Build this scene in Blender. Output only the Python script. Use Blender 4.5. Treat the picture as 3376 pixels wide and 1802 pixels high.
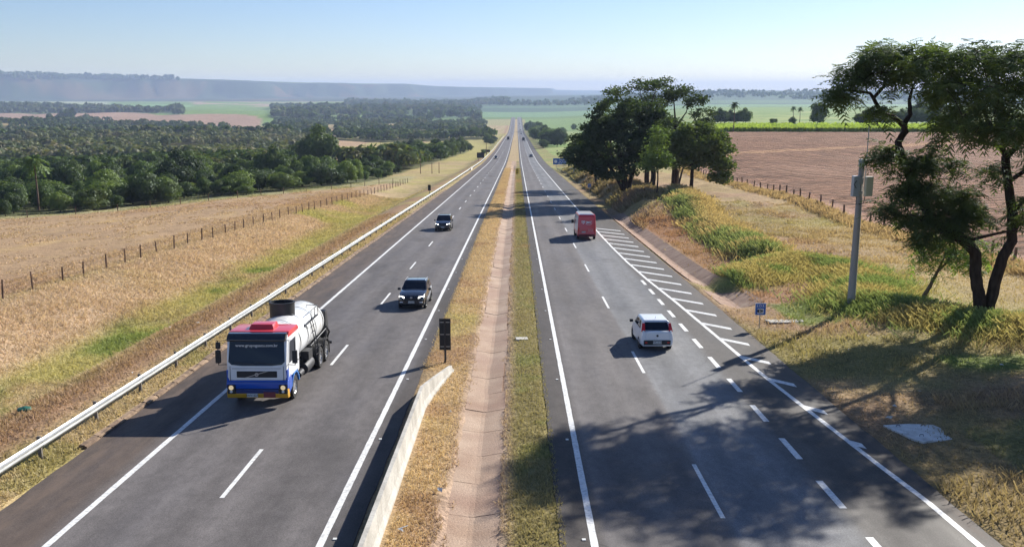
import bpy, bmesh, math, random
import numpy as np
from mathutils import Vector, Matrix
for o in list(bpy.data.objects): bpy.data.objects.remove(o)
S = bpy.context.scene; COL = S.collection
R = math.radians
random.seed(7); rng = np.random.default_rng(7)
# ------------------------------------------------------------------ camera, world, sun, exposure
cam = bpy.data.cameras.new('camera'); camo = bpy.data.objects.new('camera', cam); COL.objects.link(camo)
camo.location = (0, 2.18, 10.48); camo.rotation_euler = (R(90-11.73), 0, R(.307))
cam.lens = 31.3; cam.sensor_width = 36; cam.clip_start = .1; cam.clip_end = 60000
S.camera = camo
SUN_EL, SUN_AZ = 27.0, 40.3          # azimuth clockwise from +Y (the road's direction) towards +X
w = bpy.data.worlds.new("World"); S.world = w; w.use_nodes = True
nt = w.node_tree; nt.nodes.clear()
sky = nt.nodes.new('ShaderNodeTexSky'); sky.sky_type = 'NISHITA'; sky.sun_disc = False
sky.sun_elevation = R(SUN_EL); sky.sun_rotation = R(SUN_AZ); sky.altitude = 600
sky.air_density = 1.0; sky.dust_density = .25; sky.ozone_density = 3.0
bg = nt.nodes.new('ShaderNodeBackground'); bg.inputs[1].default_value = .064
ow = nt.nodes.new('ShaderNodeOutputWorld')
tn = nt.nodes.new('ShaderNodeMix'); tn.data_type = 'RGBA'; tn.blend_type = 'MULTIPLY'; tn.inputs[0].default_value = 1; tn.inputs[7].default_value = (.92, .94, 1.10, 1)
nt.links.new(sky.outputs[0], tn.inputs[6]); nt.links.new(tn.outputs[2], bg.inputs[0]); nt.links.new(bg.outputs[0], ow.inputs[0])
sl = bpy.data.lights.new('sun', 'SUN'); sl.energy = 5.0; sl.angle = R(.5); sl.color = (1, .95, .86)
so = bpy.data.objects.new('sun', sl); COL.objects.link(so); so.location = (60, 60, 60)
sd = Vector((math.sin(R(SUN_AZ))*math.cos(R(SUN_EL)), math.cos(R(SUN_AZ))*math.cos(R(SUN_EL)), math.sin(R(SUN_EL))))
so.rotation_euler = sd.to_track_quat('Z', 'Y').to_euler()
S.view_settings.view_transform = 'Standard'; S.view_settings.look = 'None'
S.view_settings.exposure = 0.86; S.view_settings.gamma = 1; S.view_settings.use_curve_mapping = False
S.cycles.max_bounces = 5; S.cycles.diffuse_bounces = 2; S.cycles.glossy_bounces = 2
S.cycles.transmission_bounces = 3; S.cycles.transparent_max_bounces = 6; S.cycles.volume_bounces = 1
HAZE_DENSITY, HAZE_COLOR = 1/10500, (.50, .62, .90)

# ------------------------------------------------------------------ small helpers
def hashn(i, j, s=0):
    n = (i*374761393 + j*668265263 + s*1442695041) & 0xffffffff
    n = ((n ^ (n >> 13))*1274126177) & 0xffffffff
    return ((n ^ (n >> 16)) & 0xffff)/65535.0
def vnoise(x, y, s=0):
    xi = np.floor(x).astype(np.int64); yi = np.floor(y).astype(np.int64)
    fx = x-xi; fy = y-yi; fx = fx*fx*(3-2*fx); fy = fy*fy*(3-2*fy)
    a = hashn(xi, yi, s); b = hashn(xi+1, yi, s); c = hashn(xi, yi+1, s); d = hashn(xi+1, yi+1, s)
    return (a*(1-fx)+b*fx)*(1-fy)+(c*(1-fx)+d*fx)*fy
def fbm(x, y, s=0, o=4):
    v = 0; a = .5; t = 0
    for k in range(o):
        v = v+a*vnoise(x, y, s+k); t += a; a *= .5; x = x*2.03+3.1; y = y*2.03+7.7
    return v/t
def sm(x, a, b):
    t = np.clip((x-a)/(b-a), 0, 1); return t*t*(3-2*t)
def lerp(a, b, t): return a+(b-a)*t
# ------------------------------------------------------------------ the lie of the land (metres; road runs along +Y)
_ry = [-400, -100, 0, 200, 400, 600, 800, 1000, 1300, 1520, 1900, 2350, 2500, 2700, 3300, 4000, 5000, 6500, 9000, 14000, 30000]
_rz = [22.2, 5.54, 0, -11.08, -21.9, -30, -36.6, -43.6, -55, -61.5, -66, -66.2, -67, -76, -76, -68, -52, -48, -60, -80, -92]
_t = np.linspace(-400, 30000, 15201); _z = np.interp(_t, _ry, _rz)
_k = np.ones(41)/41; _zs = np.convolve(np.pad(_z, 20, mode='edge'), _k, mode='valid')
_zs[_t < 300] = _z[_t < 300]
def zr(Y): return np.interp(Y, _t, _zs)
_fy = [0, 60, 100, 150, 187, 250, 350, 430, 500, 1000, 2000, 3000, 3600, 4300, 5300, 6500, 9000, 14000, 30000]
_fz = [0, -2.5, -4.3, -6.5, -8, -8.1, -6, -7.3, -9.5, -19, -33, -46, -47, -34, -5, -8, -36, -60, -90]
def mound(X, Y, pts, wd, h):
    d = np.full(np.shape(X), 1e9)
    for (x0, y0), (x1, y1) in zip(pts[:-1], pts[1:]):
        vx, vy = x1-x0, y1-y0; t = np.clip(((X-x0)*vx+(Y-y0)*vy)/(vx*vx+vy*vy), 0, 1)
        d = np.minimum(d, np.hypot(X-x0-t*vx, (Y-y0-t*vy)))
    return h*np.exp(-(d/wd)**2)
BERM_FAR = [(24.8, 137), (23.6, 122), (22.6, 105), (22, 92), (21.4, 78)]
BERM_NEAR = [(16.2, 66), (19.2, 70), (23, 73.5), (25, 70), (24, 62), (21.5, 56), (24, 50.5), (28, 46)]
def height(X, Y):
    X = np.asarray(X, float); Y = np.asarray(Y, float); z = zr(Y); L = -X
    near = 1-sm(Y, 900, 1600)
    # left of the road: verge, swale, bank up to the pasture, then falling away to the valley
    sw = 1-sm(Y, 170, 330)
    off = -1.0*sm(L, 17.2, 24)-2.5*sm(L, 20, 27)*sw+1.7*sm(L, 28.5, 38)*sw-.25*sm(L, 17.2, 22)*(1-sw)*3-1.1*sm(L, 38, 90)
    off -= np.clip((L-60)*.027, 0, 5)
    off = np.where(L > 0, off*near, 0)
    # median drain
    off = off-(.10*np.clip(1-np.abs(X+1.27)/1.9, 0, 1)+.42*np.clip(1-np.abs(X+1.27)/.85, 0, 1))*(1-sm(Y, 300, 400))
    # right of the road
    cut = sm(Y, 104, 128)*(1-sm(Y, 250, 330))
    r = sm(X, 13.6, 22)*.45+.15*sm(X, 22, 40)
    r = r+cut*(1.7*sm(X, 14.6, 18.5)-.45*sm(X, 18.5, 32))
    ch = sm(Y, 56, 60)*(1-sm(Y, 132, 150))
    cx = 14.0+.5*sm(Y, 75, 60)
    r = r-ch*.5*np.clip(1-np.abs(X-cx)/1.1, 0, 1)
    r = r+mound(X, Y, BERM_FAR, 1.7, .75)+mound(X, Y, BERM_NEAR, 2.0, .55)+cut*.5*sm(fbm(X*.25, Y*.25, 5), .45, .8)*sm(X, 15, 17)
    rr = 1-sm(Y, 1200, 1900)
    off = off+np.where(X > 12.8, r*rr, 0)
    zz = z+off
    # fields to the right of the fence, on their own ground
    fz = np.interp(Y, _fy, _fz)
    e = np.maximum(67, .235*Y)
    wgt = sm(X, 42, e)
    zz = lerp(zz, fz, wgt)
    # the valley on the left and its table-topped ridge
    az = X/np.maximum(Y, 1)
    vl = np.interp(Y, [0, 1500, 2300, 3500, 6000, 9000, 30000], [0, -64, -69, -71, -70, -70, -80])
    wl = sm(Y, 1500, 2000)*sm(L, 20, 60+.05*Y)*1.0
    wl = np.where(Y > 2600, wl*(1-sm(az, -.10, .06)), wl)
    zz = lerp(zz, vl, wl)
    far = sm(Y, 3000, 4500)
    sc = (fbm(X/900, Y/900, 11)-.5)*900+(fbm(X/260, Y/260, 12, 3)-.5)*900
    yf = 5900+np.clip(X+3500, -3000, 9000)*1.18+sc
    top = np.interp(az, [-.9, -.6, -.52, -.45, -.36, -.27, -.18, -.12, -.09, -.06, .05], [95, 95, 96, 89, 92, 74, 62, 58, 36, 28, 10])
    k = sm(Y, yf, yf+950); k = .35*sm(Y, yf, yf+1300)+.65*sm(Y, yf+350, yf+800)
    zz = np.where(Y > 4000, np.maximum(zz, lerp(zz, top, k*(az < .04)*far)), zz)
    # far low hills all along the skyline
    hf = np.interp(az, [-1, -.1, 0, .1, .2, .35, .6, 1], [0, 0, -12, -22, -30, -34, -20, -30])+(fbm(az*14, Y*0, 21)-.5)*22
    zz = np.where(Y > 10000, np.maximum(zz, lerp(zz, hf, sm(Y, 11000, 14500))), zz)
    # small relief
    rough = (fbm(X/6, Y/6, 31)-.5)*.35*sm(np.abs(X), 16, 30)*near
    tiny = (fbm(X*1.1, Y*1.1, 33, 3)-.5)*.14*(sm(X, 13.2, 15)+sm(L, 15.5, 18)+.5*(np.abs(X+1.5) < 2.3))*(Y < 300)
    und = (fbm(X/70, Y/70, 32)-.5)*3*sm(np.abs(X), 90, 220)*sm(Y, 300, 600)+(fbm(X/330+4, Y/330, 34, 3)-.42)*34*sm(-X, 110, 330)*sm(Y, 420, 900)*(1-sm(Y, 4500, 5500))
    return zz+rough+tiny+und
# ------------------------------------------------------------------ where woods stand (density 0..1)
def wood(X, Y):
    az = X/np.maximum(Y, 1); n = fbm(X/60, Y/60, 41)
    edge = np.interp(Y, [150, 165, 180, 230, 265, 400, 620, 700], [-112, -100, -82, -49, -41, -40, -31, -29])
    d = np.zeros(np.shape(X))
    d = np.where((X < edge-2) & (Y > 160) & (Y < 470), 1, d)
    d = np.where((Y >= 470) & (Y < 640) & (az > -.155) & (X < edge-3), 1, d)                       # grove above the yellow field
    d = np.where((az > -.20) & (az < -.148) & (Y > 395), 0, d)
    ymn = np.interp(az, [-.5, -.29, -.28], [2330, 1430, 1700]); ymx = np.interp(az, [-.5, -.29], [3000, 2250])
    d = np.where((Y >= 470) & (Y < ymn) & (az < -.20-.02*n), (n > .42), d)
    d = np.where((Y >= 1010) & (Y < 1190) & (az < -.03) & (az >= -.2), 1, d)
    d = np.where((Y >= 1330) & (Y < 1950) & (az < -.035-.00009*(Y-1330)*0) & (az >= -.2) & (n > .3), 1, d)
    d = np.where((Y >= 1950) & (Y < 2150) & (az < -.035) & (az > -.27) & (n > .3), 1, d)
    d = np.where((Y >= ymx) & (Y < ymx+650) & (az < -.37), (n > .3), d)
    d = np.where((Y >= 2200) & (Y < 3900) & (az > -.27) & (az < -.04) & (n > .47), 1, d)
    d = np.where((Y >= 4300) & (Y < 5200) & (az > -.19) & (az < -.01) & (n > .25), 1, d)
    d = np.where((Y > 620) & (Y < 2700) & (fbm(X/150+9, Y/110, 43, 3) > .53), 0, d)
    return d
GC = dict(past=(.37, .25, .145), tan=(.40, .285, .155), rdirt=(.30, .175, .105), dryg=(.38, .285, .15), yel=(.35, .31, .10), grn=(.13, .19, .035),
          plough=(.245, .132, .080), cane=(.30, .40, .06), mid=(.16, .25, .06), floor=(.05, .075, .025), red=(.36, .235, .16), pale=(.34, .30, .16),
          forest=(.028, .05, .02), rust=(.33, .19, .10), olive=(.23, .21, .06), med=(.42, .295, .16), drain=(.38, .27, .20))
FRY, FRX = [0, 95, 128, 152, 182, 240, 330], [38, 41, 41, 42, 42.2, 46, 60]
def C(n): return np.array(GC[n])
def mix(c, n, t):
    t = np.clip(np.asarray(t, float), 0, 1)[..., None]; return c*(1-t)+(C(n) if isinstance(n, str) else np.array(n))*t
def albedo(X, Y):
    az = X/np.maximum(Y, 1); L = -X
    n1 = fbm(X/9, Y/9, 51); n2 = fbm(X/2.2, Y/2.2, 52); n3 = fbm(X/35, Y/35, 53)
    c = np.zeros(np.shape(X)+(3,))+C('tan')
    c = mix(c, 'yel', sm(n1, .5, .75)*.5)
    # left verge and swale
    lv = L > 14.8
    c = np.where((lv)[..., None], mix(mix(np.zeros(np.shape(X)+(3,))+C('dryg'), 'olive', sm(n2, .5, .7)*.6), 'rdirt', sm(L, 16.6, 18)*(1-sm(L, 18.6, 21+2*n1))*.8), c)
    c = mix(c, 'rust', (L > 20)*(sm(n1, .45, .7))*(L < 27)*.5*(Y < 60))
    sg = sm(L, 21.5, 24.5)*(1-sm(L, 28.5, 33))*(1-sm(Y, 110, 190))
    c = mix(c, 'yel', sg*sm(n1, .30, .5)*.85)
    c = mix(c, 'grn', sg*sm(fbm(X/4, Y/6, 54)*.7+.3*n2, .40, .62)*.75*sm(fbm(X/12, Y/12, 56), .42, .58))
    bk = sm(L, 29, 32)*(1-sm(L, 38, 42))*(1-sm(Y, 160, 300))
    c = mix(c, (.43, .305, .20), bk*.9); c = mix(c, 'yel', bk*sm(n1, .5, .7)*.8*sm(Y, 70, 120))
    c = mix(c, 'yel', (L > 16)*(Y > 150)*(Y < 420)*(L < 48)*sm(n1, .35, .62)*.7)
    fence = np.interp(Y, [0, 75, 140, 265, 400], [44, 40, 37.5, 32, 32])
    pa = sm(L, fence, fence+1.5)*(Y < 300)
    c = mix(c, 'past', pa); c = mix(c, (.42, .29, .14), pa*sm(fbm(X/2, Y/8, 55), .5, .75)*.7); c = mix(c, 'rdirt', pa*sm(n3, .5, .8)*.5)
    ff = np.interp(Y, [150, 160, 174, 230, 265], [104, 97, 76, 43, 32])
    c = mix(c, 'pale', (L > ff+.5)*(Y > 150)*(Y < 300)); c = mix(c, 'olive', (L > ff+.5)*(Y > 150)*(Y < 300)*.5*sm(n1, .4, .6))
    # left far fields
    lf = (Y > 460)*(L > 16)
    c = mix(c, (.33, .28, .10), lf * (Y < 1400)); c = mix(c, (.40, .27, .16), lf * (Y < 1100)*(n3 > .55)*(az < -.1)); c = mix(c, 'yel', lf * (Y < 1300)*(n3 < .48))
    c = mix(c, 'mid', (Y > 1900) * (X < 0)); c = mix(c, (.30, .28, .12), (Y > 1900) * (Y < 2600) * (az > -.06) * (X < -14))
    fr0 = np.interp(az, [-.5, -.29], [2330, 1430]); fr1 = np.interp(az, [-.5, -.29], [3000, 2250]); c = mix(c, 'red', (Y > fr0-60) * (Y < fr1) * (az < -.285)); c = mix(c, 'pale', (Y > fr0-60) * (Y < fr0+120) * (az < -.285) * (az > -.42)*.9)
    c = mix(c, (.20, .34, .14), (Y > 3650) * (Y < 4300) * (az < -.36) * (az > -.46)); c = mix(c, (.33, .36, .22), (Y > 4300) * (Y < 5600) * (az < -.45)*(fbm(X/500, Y/160, 61) > .42))
    c = mix(c, (.38, .28, .20), (Y > 4200) * (Y < 5600) * (az > -.36) * (az < -.12)*(fbm(X/400, Y/110, 62) > .55))
    # median
    md = (X > -4.4) * (X < 1.3)
    g = np.zeros(np.shape(X)+(3,))+C('med'); g = mix(g, 'yel', sm(n1, .5, .7)*.55*(Y < 60)); g = mix(g, 'rdirt', sm(n2, .5, .75)*.6)
    g2 = mix(np.zeros(np.shape(X)+(3,))+np.array((.235, .195, .085)), 'grn', sm(n2, .54, .74)*.35); g2 = mix(g2, 'rust', sm(n1, .56, .75)*.5)
    g = mix(g, g2, sm(X, -.55, -.35)); g = mix(g, 'drain', (1-sm(np.abs(X+1.25), .7, 1.1+.5*n2))*.9); g = mix(g, 'dryg', (Y > 420)*.9)
    c = np.where(md[..., None], g, c)
    # right verge
    rv = X > 12.7
    g = np.zeros(np.shape(X)+(3,))+np.array((.32, .205, .12))
    g = mix(g, 'olive', sm(n1, .45, .65)*.5); g = mix(g, (.37, .265, .145), sm(n2, .42, .7)*.6)
    g = mix(g, 'yel', sm(fbm(X/12, Y/12, 57), .52, .7)*.45)
    g = mix(g, (.30, .155, .085), (Y > 58)*(Y < 115)*sm(X, 15, 15.6)*(1-sm(X, 20, 23))*.75)
    g = mix(g, (.36, .255, .12), sm(X, 27, 33)*(1-sm(fbm(X/16, Y/16, 58), .5, .7))*.8)
    bn = np.clip(mound(X, Y, BERM_NEAR, 2.6, 1)+mound(X, Y, BERM_FAR, 1.9, 1), 0, 1)
    g = mix(g, 'yel', bn*.7); g = mix(g, 'grn', bn*sm(fbm(X/3, Y/3, 59), .4, .58)*.9)
    g = mix(g, 'olive', (Y < 48)*.45*sm(n1, .4, .6)); g = mix(g, 'grn', (Y < 60)*(X > 16)*sm(fbm(X/3.5, Y/3.5, 60), .5, .66)*.8)
    g = mix(g, (.24, .155, .085), (Y < 38)*.5); g = mix(g, (.30, .26, .10), (Y > 230)*.85); g = mix(g, 'mid', (Y > 300)*sm(n1, .4, .6)*.6)
    c = np.where(rv[..., None], g, c)
    # ploughed field, cane, hills beyond on the right
    fx = np.interp(Y, FRY, FRX); top = 345+18*np.sin(X/60)*.4+.05*(X-80)
    pl = (X > fx+3.5) * (Y < top)
    c = mix(c, (.36, .26, .13), (X > fx-2.5) * (X < fx+.8) * (Y < 330)*.8)
    c = mix(c, (.36, .20, .13), (X > fx+.8) * (X < fx+3.6) * (Y < 330))
    c = mix(c, 'plough', pl); c = mix(c, (.30, .175, .115), pl*sm(n3, .45, .7)*.7)
    hs = np.abs((Y-(268+.45*(X-75)))+6*(n1-.5)) < 2.5+2*n2
    c = mix(c, (.42, .24, .13), pl * hs * (X < 150))
    cn = (Y >= top) * (Y < top+140) * (X > 62); c = mix(c, (.33, .20, .13), (Y >= top-5) * (Y < top+1) * (X > 75)); c = mix(c, 'cane', cn)
    md2 = (X > 20) * (Y >= top+140); c = mix(c, 'mid', md2); c = mix(c, (.26, .31, .10), md2 * (Y < 1500)*sm(n3, .4, .6)); c = mix(c, (.12, .2, .05), (Y > 2300) * (X > -300)); 
    c = mix(c, (.14, .25, .10), (Y > 2600) * (az > -.08)); c = mix(c, (.04, .085, .05), (Y > 3350) * (az > -.05)*(.55+.4*sm(fbm(X/900, Y/260, 63), .42, .5))); c = mix(c, (.035, .075, .05), (Y > 4700) * (az > -.1))
    # woods and the ridge
    wd = wood(X, Y); c = mix(c, 'floor', wd*.75)
    sc = (Y > 5600) * (az < .06); c = mix(c, 'forest', sc); 
    yf = 5900+np.clip(X+3500, -3000, 9000)*1.18
    c = mix(c, (.22, .26, .12), (Y > yf+1150) * (az < -.10) * (az > -.43)); c = mix(c, (.16, .09, .05), (Y > 5600) * (Y < yf+700) * (fbm(X/300, Y/300, 64) > .58)*.6*(az < -.1)); c = mix(c, (.20, .20, .10), (Y > 5600) * (Y < yf+1000) * sm(fbm(X/170, Y/420, 65), .56, .68)*.12*(az < -.02))
    return c
# ------------------------------------------------------------------ mesh helpers
def new_obj(name, me, parent=None, mat=None):
    o = bpy.data.objects.new(name, me); COL.objects.link(o)
    if mat is not None: me.materials.append(mat)
    if parent is not None: o.parent = parent
    return o
def mesh_np(name, V, Fc, mat, col=None, parent=None, smooth=False):
    V = np.asarray(V, np.float32); Fc = np.asarray(Fc, np.int32); k = Fc.shape[1]
    me = bpy.data.meshes.new(name); me.vertices.add(len(V)); me.vertices.foreach_set('co', V.ravel())
    me.loops.add(Fc.size); me.loops.foreach_set('vertex_index', Fc.ravel())
    me.polygons.add(len(Fc)); me.polygons.foreach_set('loop_start', np.arange(0, Fc.size, k, dtype=np.int32))
    me.polygons.foreach_set('use_smooth', np.full(len(Fc), bool(smooth)))
    me.update(calc_edges=True)
    if col is not None:
        a = me.color_attributes.new('tint', 'FLOAT_COLOR', 'POINT')
        a.data.foreach_set('color', np.concatenate([col, np.ones((len(V), 1))], 1).astype(np.float32).ravel())
    return new_obj(name, me, parent, mat)
def thing(name, label, cat, loc=(0, 0, 0), rot=(0, 0, 0), group=None):
    o = bpy.data.objects.new(name, None); COL.objects.link(o); o.location = loc; o.rotation_euler = rot; o.empty_display_size = .3
    return tag(o, label, cat, group)
def tag(o, label=None, cat=None, group=None, kind=None):
    if label: o['label'] = label
    if cat: o['category'] = cat
    if group: o['group'] = group
    if kind: o['kind'] = kind
    return o
def copy_tree(o, parent=None):
    c = o.copy(); COL.objects.link(c)
    if parent is not None: c.parent = parent
    for ch in list(o.children): copy_tree(ch, c)
    return c
class MB:
    def __init__(s): s.v = []; s.f = []; s.m = []; s.cur = 0
    def add(s, vs, fs):
        b = len(s.v); s.v += [tuple(v) for v in vs]; s.f += [tuple(b+i for i in f) for f in fs]; s.m += [s.cur]*len(fs); return s
    def box(s, x0, x1, y0, y1, z0, z1):
        return s.add([(x0, y0, z0), (x1, y0, z0), (x1, y1, z0), (x0, y1, z0), (x0, y0, z1), (x1, y0, z1), (x1, y1, z1), (x0, y1, z1)],
                     [(0, 3, 2, 1), (4, 5, 6, 7), (0, 1, 5, 4), (1, 2, 6, 5), (2, 3, 7, 6), (3, 0, 4, 7)])
    def hexa(s, p): return s.add(p, [(0, 3, 2, 1), (4, 5, 6, 7), (0, 1, 5, 4), (1, 2, 6, 5), (2, 3, 7, 6), (3, 0, 4, 7)])
    def prism(s, prof, x0, x1):   # profile of (y, z) pushed along x
        n = len(prof); s.add([(x0, y, z) for y, z in prof]+[(x1, y, z) for y, z in prof],
                             [tuple(range(n-1, -1, -1)), tuple(range(n, 2*n))]+[(i, (i+1) % n, n+(i+1) % n, n+i) for i in range(n)]); return s
    def tube(s, pts, r, n=6, cap=True):
        pts = [Vector(p) for p in pts]; rr = r if isinstance(r, (list, tuple)) else [r]*len(pts); b = len(s.v); prev = None
        for i, p in enumerate(pts):
            d = (pts[min(i+1, len(pts)-1)]-pts[max(i-1, 0)]).normalized()
            if prev is None: u = d.orthogonal().normalized()
            else: u = (prev-d*prev.dot(d)); u = u.normalized() if u.length > 1e-6 else d.orthogonal().normalized()
            prev = u; v = d.cross(u)
            for k in range(n):
                a = 2*math.pi*k/n; q = p+(u*math.cos(a)+v*math.sin(a))*rr[i]; s.v.append(tuple(q))
        for i in range(len(pts)-1):
            for k in range(n):
                s.f.append((b+i*n+k, b+i*n+(k+1) % n, b+(i+1)*n+(k+1) % n, b+(i+1)*n+k)); s.m.append(s.cur)
        if cap:
            s.f.append(tuple(b+k for k in range(n-1, -1, -1))); s.f.append(tuple(b+(len(pts)-1)*n+k for k in range(n))); s.m += [s.cur]*2
        return s
    def lathe(s, prof, n=16, axis='z', c=(0, 0, 0), closed=False):   # prof of (r, h)
        b = len(s.v)
        for r, h in prof:
            for k in range(n):
                a = 2*math.pi*k/n; p = (r*math.cos(a), r*math.sin(a), h)
                if axis == 'x': p = (h, r*math.cos(a), r*math.sin(a))
                if axis == 'y': p = (r*math.cos(a), h, r*math.sin(a))
                s.v.append((p[0]+c[0], p[1]+c[1], p[2]+c[2]))
        m = len(prof)
        for i in range(m-(0 if closed else 1)):
            j = (i+1) % m
            for k in range(n): s.f.append((b+i*n+k, b+i*n+(k+1) % n, b+j*n+(k+1) % n, b+j*n+k)); s.m.append(s.cur)
        if not closed:
            s.f.append(tuple(b+k for k in range(n-1, -1, -1))); s.f.append(tuple(b+(m-1)*n+k for k in range(n))); s.m += [s.cur]*2
        return s
    def build(s, name, mat, parent=None, bevel=0, smooth=False, seg=2, mats=None, sub=0):
        me = bpy.data.meshes.new(name); me.from_pydata(s.v, [], s.f)
        bm = bmesh.new(); bm.from_mesh(me); bmesh.ops.recalc_face_normals(bm, faces=bm.faces)
        if bevel: bmesh.ops.bevel(bm, geom=[e for e in bm.edges if e.calc_face_angle(0) > .35], offset=bevel, segments=seg, affect='EDGES', profile=.6)
        bm.to_mesh(me); bm.free()
        if smooth: me.polygons.foreach_set('use_smooth', [True]*len(me.polygons))
        if smooth: me.set_sharp_from_angle(angle=R(40))
        return new_obj(name, me, parent, mat)
# ------------------------------------------------------------------ materials
def mat(name, col=(.5, .5, .5), rough=.6, metal=0, spec=.5, coat=0, emit=None, estr=0):
    m = bpy.data.materials.new(name); m.use_nodes = True; b = m.node_tree.nodes['Principled BSDF']
    b.inputs['Base Color'].default_value = (*col, 1); b.inputs['Roughness'].default_value = rough; b.inputs['Metallic'].default_value = metal
    b.inputs['Specular IOR Level'].default_value = spec; b.inputs['Coat Weight'].default_value = coat; b.inputs['Coat Roughness'].default_value = .05
    if emit: b.inputs['Emission Color'].default_value = (*emit, 1); b.inputs['Emission Strength'].default_value = estr
    return m
class NT:
    def __init__(s, m): s.m = m; s.t = m.node_tree; s.b = s.t.nodes.get('Principled BSDF')
    def n(s, typ, **kw):
        x = s.t.nodes.new(typ)
        for k, v in kw.items():
            if k in ('operation', 'blend_type', 'data_type', 'attribute_name', 'interpolation', 'wave_type', 'bands_direction', 'feature', 'noise_dimensions'): setattr(x, k, v)
        return x
    def l(s, a, b): s.t.links.new(a, b)
    def geo(s): return s.n('ShaderNodeNewGeometry').outputs['Position']
    def noise(s, scale, detail=4, vec=None, rough=.55, dist=0):
        x = s.n('ShaderNodeTexNoise'); x.inputs['Scale'].default_value = scale; x.inputs['Detail'].default_value = detail; x.inputs['Roughness'].default_value = rough; x.inputs['Distortion'].default_value = dist
        s.l(vec or s.geo(), x.inputs['Vector']); return x.outputs['Fac']
    def ramp(s, f, stops):
        x = s.n('ShaderNodeValToRGB'); s.l(f, x.inputs[0]); e = x.color_ramp.elements
        e.remove(e[1]); e[0].position = stops[0][0]
        for p, c in stops[1:]: e.new(p)
        for q, (p, c) in zip(e, stops): q.color = (*c, 1) if isinstance(c, tuple) else (c, c, c, 1)
        return x.outputs[0]
    def mixc(s, f, a, b, mode='MIX'):
        x = s.n('ShaderNodeMix', data_type='RGBA', blend_type=mode)
        for v, sock in ((f, x.inputs[0]), (a, x.inputs[6]), (b, x.inputs[7])):
            if isinstance(v, (int, float)): sock.default_value = v if sock == x.inputs[0] else (v, v, v, 1)
            elif isinstance(v, tuple): sock.default_value = (*v, 1)
            else: s.l(v, sock)
        return x.outputs[2]
    def math(s, op, a, b=0.0, c=None):
        x = s.n('ShaderNodeMath', operation=op)
        for i, v in enumerate((a, b, c)):
            if v is None: continue
            if isinstance(v, (int, float)): x.inputs[i].default_value = v
            else: s.l(v, x.inputs[i])
        return x.outputs[0]
    def scale(s, sx, sy, sz, vec=None):
        x = s.n('ShaderNodeVectorMath', operation='MULTIPLY'); s.l(vec or s.geo(), x.inputs[0]); x.inputs[1].default_value = (sx, sy, sz); return x.outputs[0]
    def bump(s, h, strength=.5, dist=.1):
        x = s.n('ShaderNodeBump'); x.inputs['Strength'].default_value = strength; x.inputs['Distance'].default_value = dist; s.l(h, x.inputs['Height']); s.l(x.outputs[0], s.b.inputs['Normal'])
def attr_mat(name, rough=.95, noises=(), bump=None, trans=0, gain=1.0, objvar=0):
    m = mat(name, rough=rough, spec=.15); t = NT(m); a = t.n('ShaderNodeAttribute', attribute_name='tint'); c = a.outputs['Color']
    for sc, lo, hi, vec in noises:
        f = t.noise(sc, 5, t.scale(*vec) if vec else None, rough=.65); c = t.mixc(1.0, c, t.ramp(f, [(.28, lo), (.72, hi)]), 'MULTIPLY')
    t.l(c, t.b.inputs['Base Color'])
    if bump: t.bump(t.noise(bump[0], 4), bump[1], bump[2])
    return m
M = {}
M['ground'] = attr_mat('grassland', .97, [(.9, .72, 1.25, None), (7, .6, 1.35, (1, .6, 1)), (.06, .85, 1.15, None)], (5, .9, .12))
def leafmat(name, col, tr=.35, var=.5, use_attr=False, backcol=None):
    m = bpy.data.materials.new(name); m.use_nodes = True; t = NT(m); t.t.nodes.remove(t.b)
    out = t.t.nodes['Material Output']; oi = t.n('ShaderNodeObjectInfo'); 
    if use_attr: base = t.n('ShaderNodeAttribute', attribute_name='tint').outputs['Color']
    else:
        f = t.noise(.35, 3); f2 = t.math('ADD', f, t.math('MULTIPLY', t.math('SUBTRACT', oi.outputs['Random'], .5), var))
        c0 = tuple(x*.62 for x in col); c1 = (col[0]*1.55, col[1]*1.4, col[2]*1.1)
        base = t.ramp(f2, [(.3, c0), (.5, col), (.72, c1)])
    d = t.n('ShaderNodeBsdfDiffuse'); tr_ = t.n('ShaderNodeBsdfTranslucent'); mx = t.n('ShaderNodeMixShader'); mx.inputs[0].default_value = tr
    t.l(base, d.inputs[0]); t.l(t.mixc(1.0, base, backcol or (1.25, 1.35, .55), 'MULTIPLY'), tr_.inputs[0])
    g = t.n('ShaderNodeBsdfGlossy'); g.inputs['Roughness'].default_value = .55; g.inputs[0].default_value = (.7, .75, .8, 1); mg = t.n('ShaderNodeMixShader'); mg.inputs[0].default_value = .012 if use_attr else .025
    t.l(d.outputs[0], mx.inputs[1]); t.l(tr_.outputs[0], mx.inputs[2]); t.l(mx.outputs[0], mg.inputs[1]); t.l(g.outputs[0], mg.inputs[2]); t.l(mg.outputs[0], out.inputs[0])
    return m
M['leaf_dark'] = leafmat('leaf_dark', (.072, .104, .040), .3); M['leaf_mid'] = leafmat('leaf_mid', (.068, .112, .032), .28); M['leaf_light'] = leafmat('leaf_light', (.13, .175, .05), .3)
M['wood_mid'] = leafmat('wood_mid', (.10, .15, .048), .3, .9); M['wood_dark'] = leafmat('wood_dark', (.062, .095, .034), .28, .8)
M['leaf_near'] = leafmat('leaf_near', (.075, .108, .038), .35, .3); M['leaf_bright'] = leafmat('leaf_bright', (.13, .22, .03), .5)
M['leaf_dry'] = leafmat('leaf_dry', (.16, .12, .06), .3); M['leaf_attr'] = leafmat('leaf_attr', (1, 1, 1), .25, use_attr=True)
M['blade'] = leafmat('blade', (1, 1, 1), .35, use_attr=True, backcol=(1.1, 1.1, .8))
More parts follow.
